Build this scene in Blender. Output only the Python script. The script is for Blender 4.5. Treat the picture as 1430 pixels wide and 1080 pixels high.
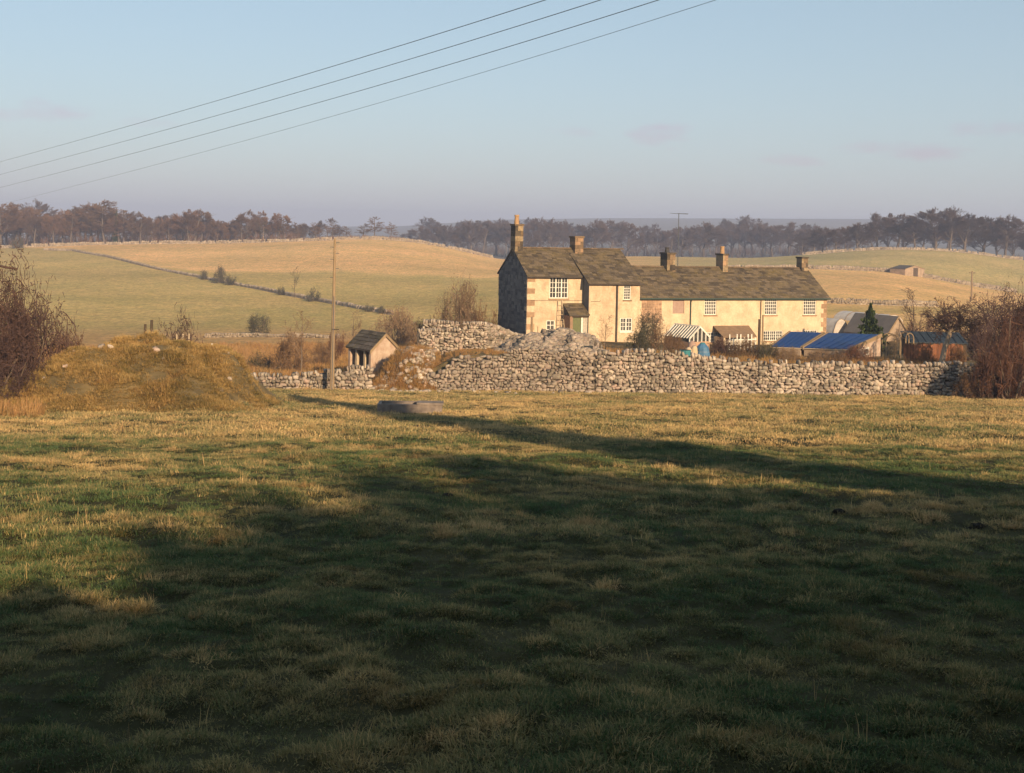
import bpy, bmesh, math, random
import numpy as np
from mathutils import Vector, Matrix, Euler

for o in list(bpy.data.objects):
    bpy.data.objects.remove(o)
SC = bpy.context.scene
COL = SC.collection
R = math.radians

# ------------------------------------------------------------------ camera
FPX, CX0, HY = 1800.0, 715.0, 318.0          # focal length, centre column and eye-level row of the 1430 px wide photograph
CZ = 9.0                                     # camera height
ROLL = R(1.2)
cam = bpy.data.cameras.new('camera')
cam.sensor_width = 36.0
cam.lens = 36.0 * FPX / 1430.0
cam.shift_y = -(540.0 - HY) / 1430.0
cam.clip_start = 0.1
cam.clip_end = 9000
camo = bpy.data.objects.new('camera', cam)
camo.location = (0, 0, CZ)
camo.rotation_euler = (R(90), -ROLL, 0)
COL.objects.link(camo)
SC.camera = camo

# ------------------------------------------------------------------ sky, sun, exposure
SUN_EL, SUN_AZ = R(18.0), R(155.0)           # azimuth clockwise from +Y (view direction): behind the camera, to the right
SUN_STRENGTH, SKY_STRENGTH, EXPOSURE = 5.0, 0.073, 0.66
w = bpy.data.worlds.new('World')
SC.world = w
w.use_nodes = True
nt = w.node_tree
nt.nodes.clear()
wo = nt.nodes.new('ShaderNodeOutputWorld')
bg = nt.nodes.new('ShaderNodeBackground')
bg.inputs['Strength'].default_value = SKY_STRENGTH
sky = nt.nodes.new('ShaderNodeTexSky')
sky.sky_type = 'NISHITA'
sky.sun_disc = False
sky.sun_elevation = SUN_EL
sky.sun_rotation = SUN_AZ
sky.altitude = 200
sky.air_density = 1.0
sky.dust_density = 0.5
sky.ozone_density = 2.5
tc = nt.nodes.new('ShaderNodeTexCoord')
sep = nt.nodes.new('ShaderNodeSeparateXYZ')
nt.links.new(tc.outputs['Generated'], sep.inputs[0])


def wmath(op, a, b=None, clamp=False):
    n = nt.nodes.new('ShaderNodeMath')
    n.operation = op
    n.use_clamp = clamp
    for i, v in enumerate((a, b)):
        if v is None:
            continue
        if isinstance(v, (int, float)):
            n.inputs[i].default_value = v
        else:
            nt.links.new(v, n.inputs[i])
    return n.outputs[0]


ysafe = wmath('MAXIMUM', sep.outputs[1], 0.05)
sx = wmath('DIVIDE', sep.outputs[0], ysafe)
sz = wmath('DIVIDE', sep.outputs[2], ysafe)
mp = nt.nodes.new('ShaderNodeMapping')
mp.inputs['Scale'].default_value = (24, 24, 80)
nt.links.new(tc.outputs['Generated'], mp.inputs[0])
nz = nt.nodes.new('ShaderNodeTexNoise')
nz.inputs['Scale'].default_value = 1.0
nz.inputs['Detail'].default_value = 6
nz.inputs['Roughness'].default_value = 0.6
nt.links.new(mp.outputs[0], nz.inputs[0])
mask = None
for (cpx, cpy, a, b, st) in ((945, 190, 66, 20, 1.0), (1095, 224, 50, 8, .6), (1270, 210, 95, 13, .85), (1385, 182, 65, 12, .8),
                             (30, 155, 80, 15, .9), (800, 186, 42, 8, .5), (205, 172, 55, 8, .4)):
    du, dv = (cpx - CX0) / FPX, (HY - cpy) / FPX
    cx_ = du * math.cos(ROLL) - dv * math.sin(ROLL)
    cz_ = du * math.sin(ROLL) + dv * math.cos(ROLL)
    ex = wmath('POWER', wmath('DIVIDE', wmath('SUBTRACT', sx, cx_), a / FPX), 2.0)
    ez = wmath('POWER', wmath('DIVIDE', wmath('SUBTRACT', sz, cz_), b / FPX), 2.0)
    m = wmath('SUBTRACT', 1.0, wmath('ADD', ex, ez))
    m = wmath('ADD', m, wmath('MULTIPLY', wmath('SUBTRACT', nz.outputs[0], 0.5), 6.0))
    m = wmath('MULTIPLY', m, .6, True)
    m = wmath('MULTIPLY', m, st)
    mask = m if mask is None else wmath('MAXIMUM', mask, m)
tint = nt.nodes.new('ShaderNodeMix')
tint.data_type = 'RGBA'
tint.blend_type = 'MULTIPLY'
tint.inputs[7].default_value = (1.02, .84, .90, 1)
nt.links.new(mask, tint.inputs[0])
# a thin high veil: greys the blue evenly all round, a little mauve and denser low down as thin cloud is
elev = wmath('MAXIMUM', sep.outputs[2], 0.0)
low = wmath('POWER', wmath('SUBTRACT', 1.0, elev, True), 9.0)
vfac = wmath('ADD', wmath('MULTIPLY', low, 0.42), 0.40)
vcol = nt.nodes.new('ShaderNodeMix')
vcol.data_type = 'RGBA'
vcol.inputs[6].default_value = (5.0, 6.2, 6.5, 1)
vcol.inputs[7].default_value = (4.75, 4.6, 5.2, 1)
nt.links.new(low, vcol.inputs[0])
veil = nt.nodes.new('ShaderNodeMix')
veil.data_type = 'RGBA'
nt.links.new(vfac, veil.inputs[0])
nt.links.new(sky.outputs[0], veil.inputs[6])
nt.links.new(vcol.outputs[2], veil.inputs[7])
nt.links.new(veil.outputs[2], tint.inputs[6])
nt.links.new(tint.outputs[2], bg.inputs['Color'])
nt.links.new(bg.outputs[0], wo.inputs['Surface'])

sun = bpy.data.lights.new('sun', 'SUN')
sun.energy = SUN_STRENGTH
sun.angle = R(0.53)
sun.color = (1.0, 0.74, 0.45)
suno = bpy.data.objects.new('sun', sun)
SDIR = Vector((math.sin(SUN_AZ) * math.cos(SUN_EL), math.cos(SUN_AZ) * math.cos(SUN_EL), math.sin(SUN_EL)))
suno.rotation_euler = (-SDIR).to_track_quat('-Z', 'Y').to_euler()
suno.location = (60, -120, 60)
COL.objects.link(suno)
vs = SC.view_settings
vs.view_transform = 'Standard'
vs.look = 'None'
vs.exposure = EXPOSURE
vs.gamma = 1
vs.use_curve_mapping = False
SC.render.engine = 'CYCLES'
cy = SC.cycles
cy.max_bounces = 5
cy.diffuse_bounces = 3
cy.glossy_bounces = 2
cy.transmission_bounces = 3
cy.transparent_max_bounces = 6
cy.volume_bounces = 0
cy.use_adaptive_sampling = True
cy.adaptive_threshold = 0.015

rng = np.random.default_rng(7)
random.seed(11)


# ------------------------------------------------------------------ pixel <-> place
def ray(px, py):
    du, dv = (px - CX0) / FPX, (HY - py) / FPX
    return du * math.cos(ROLL) - dv * math.sin(ROLL), du * math.sin(ROLL) + dv * math.cos(ROLL)


def at(px, py, Y):
    kx, kz = ray(px, py)
    return Vector((kx * Y, Y, CZ + kz * Y))


# ------------------------------------------------------------------ materials
def new_mat(name):
    m = bpy.data.materials.new(name)
    m.use_nodes = True
    t = m.node_tree
    t.nodes.clear()
    out = t.nodes.new('ShaderNodeOutputMaterial')
    b = t.nodes.new('ShaderNodeBsdfPrincipled')
    t.links.new(b.outputs[0], out.inputs[0])
    return m, t, b


def mixc(t, fac, a, b, mode='MIX'):
    n = t.nodes.new('ShaderNodeMix')
    n.data_type = 'RGBA'
    n.blend_type = mode
    for idx, v in ((0, fac), (6, a), (7, b)):
        if isinstance(v, (int, float)):
            n.inputs[idx].default_value = v
        elif isinstance(v, tuple):
            n.inputs[idx].default_value = v + (1,) if len(v) == 3 else v
        else:
            t.links.new(v, n.inputs[idx])
    return n.outputs[2]


def tnoise(t, scale, detail=4, coord='Object', rough=.6, sc3=None):
    c = t.nodes.new('ShaderNodeTexCoord')
    n = t.nodes.new('ShaderNodeTexNoise')
    n.inputs['Scale'].default_value = scale
    n.inputs['Detail'].default_value = detail
    n.inputs['Roughness'].default_value = rough
    src = c.outputs[coord] if coord != 'World' else t.nodes.new('ShaderNodeNewGeometry').outputs['Position']
    if sc3:
        mpn = t.nodes.new('ShaderNodeMapping')
        mpn.inputs['Scale'].default_value = sc3
        t.links.new(src, mpn.inputs[0])
        src = mpn.outputs[0]
    t.links.new(src, n.inputs[0])
    return n.outputs[0]


def tramp(t, fac, stops):
    r = t.nodes.new('ShaderNodeValToRGB')
    while len(r.color_ramp.elements) < len(stops):
        r.color_ramp.elements.new(0.5)
    for e, (p, c) in zip(r.color_ramp.elements, stops):
        e.position = p
        e.color = (c, c, c, 1) if isinstance(c, (int, float)) else c + (1,)
    t.links.new(fac, r.inputs[0])
    return r.outputs[0]


def tmath(t, op, a, b, clamp=False):
    n = t.nodes.new('ShaderNodeMath')
    n.operation = op
    n.use_clamp = clamp
    for i, v in enumerate((a, b)):
        if isinstance(v, (int, float)):
            n.inputs[i].default_value = v
        else:
            t.links.new(v, n.inputs[i])
    return n.outputs[0]


def tbump(t, b, h, strength=.5, dist=.02):
    n = t.nodes.new('ShaderNodeBump')
    n.inputs['Strength'].default_value = strength
    n.inputs['Distance'].default_value = dist
    t.links.new(h, n.inputs['Height'])
    t.links.new(n.outputs[0], b.inputs['Normal'])


def M(name, c1, c2=None, scale=4, rough=.9, bump=0, dist=.02, rnd=0, spec=.2, sc3=None, lo=.35, hi=.65, stain=0):
    m, t, b = new_mat(name)
    b.inputs['Roughness'].default_value = rough
    b.inputs['Specular IOR Level'].default_value = spec
    n = tnoise(t, scale, 6, sc3=sc3)
    col = mixc(t, tramp(t, n, [(lo, 0.0), (hi, 1.0)]), c1, c2 or tuple(x * .8 for x in c1))
    if stain:
        sn = tnoise(t, 1.0, 5, sc3=(1.3, 1.3, .75))
        col = mixc(t, stain, col, tramp(t, sn, [(.28, (.62, .58, .54)), (.58, (1.05, 1.04, 1.03))]), 'MULTIPLY')
        sn2 = tnoise(t, 7.0, 5)
        col = mixc(t, stain, col, tramp(t, sn2, [(.3, (.78, .74, .70)), (.66, (1.1, 1.08, 1.06))]), 'MULTIPLY')
    if rnd:
        oi = t.nodes.new('ShaderNodeObjectInfo')
        v = tmath(t, 'ADD', tmath(t, 'MULTIPLY', oi.outputs['Random'], rnd), 1 - rnd / 2)
        hs = t.nodes.new('ShaderNodeHueSaturation')
        t.links.new(col, hs.inputs['Color'])
        t.links.new(v, hs.inputs['Value'])
        col = hs.outputs[0]
    t.links.new(col, b.inputs['Base Color'])
    if bump:
        tbump(t, b, n, bump, dist)
    return m


def slate_mat(name, c1, c2, moss):
    m, t, b = new_mat(name)
    b.inputs['Roughness'].default_value = .85
    b.inputs['Specular IOR Level'].default_value = .15
    g = t.nodes.new('ShaderNodeNewGeometry')
    col = mixc(t, g.outputs['Random Per Island'], c1, c2)
    n = tnoise(t, .9, 6)
    col = mixc(t, tramp(t, n, [(.45, 0.0), (.72, .8)]), col, moss)
    n2 = tnoise(t, 9, 4)
    col = mixc(t, .6, col, tramp(t, n2, [(.3, .5), (.7, 1.3)]), 'MULTIPLY')
    t.links.new(col, b.inputs['Base Color'])
    tbump(t, b, n2, .5, .02)
    return m


def stone_mat(name, palette, lichen=(.30, .27, .20)):
    m, t, b = new_mat(name)
    b.inputs['Roughness'].default_value = .92
    b.inputs['Specular IOR Level'].default_value = .15
    at_ = t.nodes.new('ShaderNodeAttribute')
    at_.attribute_name = 'tint'
    oi = t.nodes.new('ShaderNodeObjectInfo')
    f = tmath(t, 'FRACT', tmath(t, 'ADD', at_.outputs['Fac'], oi.outputs['Random']), 0)
    r = t.nodes.new('ShaderNodeValToRGB')
    while len(r.color_ramp.elements) < len(palette):
        r.color_ramp.elements.new(.5)
    r.color_ramp.interpolation = 'LINEAR'
    for i, (e, c) in enumerate(zip(r.color_ramp.elements, palette)):
        e.position = i / (len(palette) - 1)
        e.color = c + (1,)
    t.links.new(f, r.inputs[0])
    n1 = tnoise(t, 6, 5, 'World')
    col = mixc(t, tramp(t, n1, [(.42, 0.0), (.7, .75)]), r.outputs[0], lichen)
    n2 = tnoise(t, 22, 4, 'World')
    col = mixc(t, .55, col, tramp(t, n2, [(.25, .45), (.75, 1.35)]), 'MULTIPLY')
    n4 = tnoise(t, .55, 5, 'World')
    col = mixc(t, 1.0, col, tramp(t, n4, [(.30, (.70, .70, .69)), (.60, (1.16, 1.15, 1.13))]), 'MULTIPLY')
    t.links.new(col, b.inputs['Base Color'])
    tbump(t, b, n2, .7, .03)
    return m


def twig_mat(name, c1, c2, rnd=.35):
    m, t, b = new_mat(name)
    b.inputs['Roughness'].default_value = 1
    b.inputs['Specular IOR Level'].default_value = .05
    oi = t.nodes.new('ShaderNodeObjectInfo')
    n = tnoise(t, 1.3, 3, 'World')
    f = tmath(t, 'ADD', tmath(t, 'MULTIPLY', oi.outputs['Random'], .7), tmath(t, 'SUBTRACT', n, .35), True)
    t.links.new(mixc(t, f, c1, c2), b.inputs['Base Color'])
    return m


MT = {}
MT['wall'] = stone_mat('limestone', [(.23, .18, .145), (.40, .315, .255), (.24, .19, .16), (.50, .41, .335), (.10, .082, .072), (.42, .30, .245), (.30, .25, .215), (.55, .455, .37), (.14, .115, .10), (.23, .18, .145)])
MT['rubble'] = stone_mat('rubble_stone', [(.18, .142, .118), (.31, .238, .195), (.18, .142, .118), (.39, .31, .255), (.085, .07, .064), (.33, .24, .20), (.23, .185, .16), (.41, .325, .27), (.20, .16, .135)])
MT['core'] = M('wall_core', (.10, .085, .07), (.06, .05, .042), 5, bump=.6, dist=.05)  # filler behind the stones, shade of the gaps put into its dark colour
MT['bank'] = M('bank_turf', (.22, .15, .06), (.15, .11, .045), 2, bump=.8, dist=.08)
MT['farwall'] = stone_mat('far_limestone', [(.22, .17, .13), (.36, .28, .21), (.28, .22, .165), (.22, .17, .13)])
MT['render'] = M('ochre_render', (.62, .49, .345), (.47, .36, .245), 1.7, bump=.35, dist=.02, lo=.3, hi=.7, stain=.75)
MT['render2'] = M('pale_ochre_render', (.64, .51, .36), (.51, .395, .27), 1.2, bump=.35, dist=.02, lo=.3, hi=.7, stain=.6)
MT['gable'] = M('blackened_shaded_stone', (.10, .105, .115), (.16, .165, .17), 3.0, bump=.8, dist=.04, sc3=(1, 1, .6))
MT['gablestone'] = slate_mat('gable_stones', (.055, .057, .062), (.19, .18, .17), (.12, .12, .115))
MT['quoin'] = M('quoin_stone', (.36, .23, .14), (.27, .17, .10), 5, rnd=.35, bump=.4)
MT['redstone'] = M('coursed_stone', (.40, .25, .16), (.28, .18, .12), 5, rnd=.5, bump=.5)
MT['slate'] = slate_mat('stone_slate', (.060, .048, .036), (.170, .130, .088), (.17, .125, .055))
MT['slate_dark'] = slate_mat('old_slate', (.05, .042, .036), (.12, .10, .085), (.09, .08, .045))
MT['white'] = M('white_paint', (.74, .70, .63), (.62, .58, .50), 8, rough=.6, spec=.4)
MT['glass'] = M('window_glass', (.03, .033, .037), (.10, .095, .085), 3, rough=.12, spec=.6, rnd=1.0)
MT['curtain'] = M('net_curtain', (.45, .40, .33), (.30, .26, .21), 9, rough=.9)
MT['green_door'] = M('green_door_paint', (.13, .14, .06), (.10, .11, .05), 7, rough=.6)
MT['gutter'] = M('green_gutter_paint', (.035, .075, .065), (.05, .06, .05), 6, rough=.5)
MT['darkpipe'] = M('dark_iron', (.05, .042, .035), (.08, .06, .045), 6, rough=.6)
MT['chim_dark'] = M('sooty_stone', (.045, .037, .03), (.10, .075, .05), 6, bump=.5, rnd=.6)
MT['chim_light'] = M('pale_chimney_stone', (.33, .24, .145), (.20, .15, .09), 5, bump=.4, rnd=.4)
MT['brick'] = M('brown_chimney_stone', (.20, .135, .08), (.115, .08, .05), 7, bump=.5, rnd=.5)
MT['ridge'] = M('ridge_tile', (.17, .115, .07), (.10, .075, .05), 5, rnd=.6)
MT['pot'] = M('terracotta_pot', (.40, .25, .13), (.28, .17, .09), 6)
MT['pot_dark'] = M('dark_pot', (.06, .055, .055), (.04, .04, .04), 6)
MT['wood'] = M('weathered_timber', (.27, .19, .115), (.19, .135, .08), 5, sc3=(6, 6, .7), bump=.4, rnd=.3)
MT['wood_dark'] = M('dark_timber', (.09, .065, .045), (.06, .045, .03), 5, sc3=(6, 6, .7), rnd=.3)
MT['wood_pale'] = M('bleached_timber', (.48, .38, .26), (.36, .28, .19), 6, sc3=(6, 6, .7), rnd=.3)
MT['rust'] = M('rust_brown_boards', (.24, .095, .045), (.13, .06, .035), 5, rnd=.9, sc3=(4, 4, .6))
MT['blue'] = M('blue_roof_sheet', (.006, .038, .165), (.016, .042, .105), 1.3, rough=.5, spec=.3, lo=.42, hi=.75)
MT['bluebin'] = M('blue_plastic', (.07, .17, .29), (.05, .12, .21), 3, rough=.45)
MT['teal'] = M('teal_plastic', (.05, .20, .22), (.04, .15, .17), 3, rough=.5)
MT['sack'] = M('pale_sacking', (.52, .40, .26), (.44, .33, .21), 5)
MT['pinkbag'] = M('pinkish_sack', (.36, .25, .20), (.30, .2, .16), 5)
MT['porchroof'] = M('brown_porch_roof', (.24, .16, .10), (.17, .115, .075), 3, bump=.4)
MT['concrete'] = M('old_concrete', (.25, .20, .165), (.14, .112, .095), 4, bump=.5)
MT['soil'] = M('dark_soil', (.035, .024, .016), (.02, .014, .01), 9, bump=1, dist=.05)
MT['poly'] = M('milky_polythene', (.50, .45, .40), (.38, .34, .31), 2, rough=.4, spec=.4)
MT['greyroof'] = M('grey_sheet_roof', (.13, .115, .11), (.10, .09, .085), 2, rough=.7)
MT['whitewash'] = M('flaking_whitewash', (.46, .36, .28), (.33, .22, .16), 3, bump=.5)
MT['barnstone'] = M('barn_stone', (.36, .265, .19), (.25, .185, .13), 1.2, bump=.4)
MT['paleblock'] = M('pale_stone_end', (.52, .42, .32), (.40, .32, .24), 4, bump=.4)
MT['tar'] = M('tarred_roof', (.018, .026, .034), (.03, .036, .042), 3, rough=.55)
MT['wire'] = M('weathered_wire', (.16, .18, .19), (.14, .16, .17), 3, rough=.6)
MT['metal'] = M('aerial_metal', (.10, .11, .12), (.08, .09, .1), 3, rough=.5)
MT['bark'] = M('bark', (.17, .125, .09), (.10, .075, .055), 6, bump=.5)
MT['barklit'] = M('sunlit_bark', (.40, .30, .20), (.28, .20, .14), 5, bump=.5)  # lighter copy of bark with sunlight put into the colour
MT['farbark'] = M('far_bark', (.09, .072, .062), (.14, .11, .085), 2)
MT['twig_ridge'] = twig_mat('ridge_twigs', (.115, .078, .058), (.20, .115, .070))
MT['twig_larch'] = twig_mat('larch_twigs', (.19, .11, .062), (.12, .085, .06))
MT['twig_wood'] = twig_mat('wood_twigs', (.075, .058, .055), (.125, .084, .07))
MT['twig_hill'] = twig_mat('hill_twigs', (.060, .045, .042), (.10, .068, .058))
MT['twig_thorn'] = twig_mat('thorn_twigs', (.066, .042, .039), (.115, .068, .054))
MT['twig_grey'] = twig_mat('grey_green_twigs', (.075, .07, .045), (.10, .09, .06))
MT['twig_brown'] = twig_mat('brown_twigs', (.22, .125, .065), (.15, .095, .06))
MT['twig_red'] = twig_mat('bramble_twigs', (.17, .078, .048), (.105, .06, .042))
MT['twig_pale'] = twig_mat('pale_twigs', (.27, .18, .11), (.19, .125, .08))
MT['needles'] = twig_mat('needles', (.030, .050, .018), (.055, .070, .022))
MT['evergreen'] = twig_mat('evergreen_leaves', (.020, .034, .014), (.035, .045, .02))


# ------------------------------------------------------------------ object helpers
def finish(o, label=None, cat=None, group=None, kind=None):
    if label:
        o['label'] = label
    if cat:
        o['category'] = cat
    if group:
        o['group'] = group
    if kind:
        o['kind'] = kind
    return o


def empty(name, loc, rz=0, label=None, cat=None, group=None):
    o = bpy.data.objects.new(name, None)
    o.location = loc
    o.rotation_euler = (0, 0, rz)
    o.empty_display_size = .3
    COL.objects.link(o)
    return finish(o, label, cat, group)


def link_mesh(name, me, mat, parent=None, loc=None):
    if mat is not None and not me.materials:
        me.materials.append(mat)
    o = bpy.data.objects.new(name, me)
    if parent is not None:
        o.parent = parent
    if loc is not None:
        o.location = loc
    COL.objects.link(o)
    return o


def np_mesh(name, V, F):
    me = bpy.data.meshes.new(name)
    V = np.asarray(V, dtype=np.float32)
    F = np.asarray(F, dtype=np.int32)
    n, k = F.shape
    me.vertices.add(len(V))
    me.vertices.foreach_set('co', V.ravel())
    me.loops.add(n * k)
    me.loops.foreach_set('vertex_index', F.ravel())
    me.polygons.add(n)
    me.polygons.foreach_set('loop_start', np.arange(0, n * k, k, dtype=np.int32))
    me.polygons.foreach_set('loop_total', np.full(n, k, dtype=np.int32))
    me.update(calc_edges=True)
    return me


class MB:
    def __init__(self):
        self.v, self.f = [], []

    def hexa(self, p):                      # 8 points: bottom ring 0-3 (counter-clockwise), top ring 4-7
        b = len(self.v)
        self.v += [tuple(q) for q in p]
        for q in ((3, 2, 1, 0), (4, 5, 6, 7), (0, 1, 5, 4), (1, 2, 6, 5), (2, 3, 7, 6), (3, 0, 4, 7)):
            self.f.append(tuple(b + i for i in q))
        return self

    def box(self, x0, x1, y0, y1, z0, z1):
        return self.hexa([(x0, y0, z0), (x1, y0, z0), (x1, y1, z0), (x0, y1, z0), (x0, y0, z1), (x1, y0, z1), (x1, y1, z1), (x0, y1, z1)])

    def quad(self, *p):
        b = len(self.v)
        self.v += [tuple(q) for q in p]
        self.f.append(tuple(range(b, b + len(p))))
        return self

    def prism(self, poly, d):               # polygon (list of Vector) pushed along d
        b = len(self.v)
        n = len(poly)
        d = Vector(d)
        self.v += [tuple(Vector(q)) for q in poly] + [tuple(Vector(q) + d) for q in poly]
        self.f.append(tuple(range(b + n - 1, b - 1, -1)))
        self.f.append(tuple(range(b + n, b + 2 * n)))
        for i in range(n):
            j = (i + 1) % n
            self.f.append((b + i, b + j, b + n + j, b + n + i))
        return self

    def tube(self, pts, rads, sides=6):
        pts = [Vector(p) for p in pts]
        b = len(self.v)
        for i, p in enumerate(pts):
            d = (pts[min(i + 1, len(pts) - 1)] - pts[max(i - 1, 0)]).normalized()
            a = d.cross(Vector((0, 0, 1)) if abs(d.z) < .9 else Vector((1, 0, 0))).normalized()
            c = d.cross(a)
            r = rads[i] if isinstance(rads, (list, tuple)) else rads
            for k in range(sides):
                t = 2 * math.pi * k / sides
                self.v.append(tuple(p + (a * math.cos(t) + c * math.sin(t)) * r))
        for i in range(len(pts) - 1):
            for k in range(sides):
                k2 = (k + 1) % sides
                self.f.append((b + i * sides + k, b + i * sides + k2, b + (i + 1) * sides + k2, b + (i + 1) * sides + k))
        self.f.append(tuple(b + k for k in range(sides - 1, -1, -1)))
        self.f.append(tuple(b + (len(pts) - 1) * sides + k for k in range(sides)))
        return self

    def build(self, name, mat, parent=None, kind=None, smooth=False):
        me = bpy.data.meshes.new(name)
        me.from_pydata(self.v, [], self.f)
        me.update()
        bm = bmesh.new()
        bm.from_mesh(me)
        bmesh.ops.recalc_face_normals(bm, faces=bm.faces)
        bm.to_mesh(me)
        bm.free()
        if smooth:
            me.shade_smooth()
        o = link_mesh(name, me, mat, parent)
        if kind:
            o['kind'] = kind
        return o


WORDS = ['first', 'second', 'third', 'fourth', 'fifth', 'sixth', 'seventh', 'eighth', 'ninth', 'tenth', 'eleventh', 'twelfth', 'thirteenth',
         'fourteenth', 'fifteenth', 'sixteenth', 'seventeenth', 'eighteenth', 'nineteenth', 'twentieth']


def ordinal(i):
    tens = ['', '', 'twenty', 'thirty', 'forty', 'fifty', 'sixty', 'seventy']
    tensth = ['', '', 'twentieth', 'thirtieth', 'fortieth', 'fiftieth', 'sixtieth', 'seventieth']
    i += 1
    if i <= 20:
        return WORDS[i - 1]
    return tensth[i // 10] if i % 10 == 0 else tens[i // 10] + '-' + WORDS[i % 10 - 1]


# ------------------------------------------------------------------ terrain
pts_ = [at(715, 1080, 7.0), at(830, 549, 71), at(1340, 554, 71.5), at(640, 541, 71), at(430, 547, 70), at(180, 582, 43)]
A_ = np.array([[1, p.x, p.y] for p in pts_])
wgt = np.array([6, 2, 2, 1, 1, 1.0])
PL = np.linalg.lstsq(A_ * wgt[:, None], np.array([p.z for p in pts_]) * wgt, rcond=None)[0]


def plane(x, y):
    return PL[0] + PL[1] * x + PL[2] * y


SG = np.linspace(-1, 1, 801)
LY, LZ = [], []


def smooth_row(z, n):
    k = np.ones(n) / n
    zp = np.pad(z, n, mode='edge')
    return np.convolve(np.convolve(zp, k, 'same'), k, 'same')[n:-n]


def layer(Y, pts, sm=9):
    q = sorted((ray(px, py)[0], CZ + ray(px, py)[1] * Y) for px, py in pts)
    z = np.interp(SG, [a for a, _ in q], [b for _, b in q])
    LY.append(Y)
    LZ.append(smooth_row(z, sm))


for Y in (40, 55, 66, 71.12):
    LY.append(Y)
    LZ.append(plane(SG * Y, np.full_like(SG, Y)))
layer(71.45, [(-400, 560), (0, 556), (350, 549), (460, 543), (540, 540), (585, 525), (640, 497), (700, 497), (800, 501), (850, 507), (1000, 515), (1150, 521), (1300, 524), (1430, 526), (1830, 530)], 3)
layer(80, [(-400, 545), (0, 540), (350, 532), (460, 527), (540, 518), (575, 498), (640, 485), (800, 486), (850, 492), (1000, 500), (1150, 504), (1430, 510), (1830, 515)], 5)
layer(97, [(-400, 522), (0, 516), (350, 508), (460, 508), (560, 500), (620, 485), (700, 475), (760, 474), (1020, 486), (1150, 491), (1430, 494), (1830, 500)], 7)
layer(112, [(-400, 505), (0, 500), (300, 496), (480, 496), (580, 486), (700, 473), (900, 474), (1150, 476), (1300, 478), (1430, 480), (1830, 490)])
layer(140, [(-400, 480), (0, 477), (300, 474), (560, 470), (700, 458), (900, 452), (1150, 450), (1430, 455), (1830, 460)])
layer(190, [(-400, 450), (0, 446), (300, 446), (560, 444), (800, 432), (1150, 427), (1430, 437), (1830, 440)])
layer(260, [(-400, 408), (0, 404), (300, 405), (560, 405), (700, 402), (900, 400), (1130, 396), (1240, 399), (1300, 408), (1430, 428), (1830, 450)])
layer(330, [(-400, 377), (0, 374), (300, 375), (560, 374), (700, 382), (900, 378), (1130, 376), (1240, 380), (1290, 388), (1385, 405), (1430, 411), (1830, 440)])
layer(390, [(-400, 360), (0, 357), (300, 354), (500, 347), (560, 349), (620, 356), (700, 371), (880, 367), (1050, 369), (1130, 364), (1240, 361), (1330, 366), (1430, 381), (1830, 410)])
layer(450, [(-400, 348), (0, 347), (100, 343), (200, 341), (330, 340), (430, 337), (500, 334), (560, 336), (620, 345), (700, 364), (800, 362), (880, 358), (1050, 361), (1130, 356), (1200, 350), (1260, 348.5), (1330, 351), (1430, 364), (1830, 390)])
layer(520, [(-400, 349), (0, 348), (300, 344), (500, 340), (560, 344), (700, 368), (1050, 367), (1130, 362), (1260, 356), (1430, 370), (1830, 390)])
layer(650, [(-400, 348), (0, 347), (560, 350), (700, 357), (900, 357), (1130, 357), (1430, 366), (1830, 380)])
layer(900, [(-400, 345), (0, 344), (700, 350), (1130, 352), (1430, 358), (1830, 368)])
layer(1500, [(-400, 332), (0, 334), (560, 333), (715, 332), (1000, 330), (1430, 340), (1830, 350)])
layer(2500, [(-400, 310), (0, 311), (450, 317), (560, 316), (620, 312), (700, 307), (850, 305), (1150, 306), (1300, 307), (1430, 311), (1830, 318)], 5)
layer(3300, [(-400, 312), (0, 313), (560, 318), (700, 311), (850, 309), (1150, 310), (1430, 316), (1830, 322)])
layer(4000, [(-400, 318), (0, 318), (715, 320), (1430, 330), (1830, 340)])
LY = np.array(LY)
LZ = np.array(LZ)
hk = np.diff(LY)[:, None]
dk = np.diff(LZ, axis=0) / hk
LM = np.zeros_like(LZ)
for i in range(1, len(LY) - 1):
    a, b = dk[i - 1], dk[i]
    ok = a * b > 0
    LM[i] = np.where(ok, 2 * a * b / np.where(ok, a + b, 1), 0)
LM[0], LM[-1] = dk[0], dk[-1]
for i in (0, 1, 2, 3):
    LM[i] = PL[2]

# mound control: height above the field along the column axis, at depth 50
MD_Y = 50.0
mpx = [(-30, 566), (10, 556), (60, 524), (100, 503), (135, 488), (165, 481), (200, 477.5), (250, 479), (290, 484), (318, 498), (336, 522), (352, 550), (380, 566)]
MX = np.array([at(a, b, MD_Y).x for a, b in mpx])
MH = np.array([max(0, at(a, b, MD_Y).z - plane(at(a, b, MD_Y).x, MD_Y)) for a, b in mpx])
MH[0] = MH[-1] = 0


def sines(x, y):
    return (np.sin(.55 * x + 1.3 + .4 * np.sin(.31 * y)) * np.cos(.43 * y + .7) * .06 + np.sin(1.3 * x + .9 * y) * .025
            + np.sin(.9 * x - 1.7 * y + 2) * .025 + np.sin(2.6 * x + 1.1 * y + 1) * np.sin(2.2 * y - .8 * x) * .03)


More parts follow.
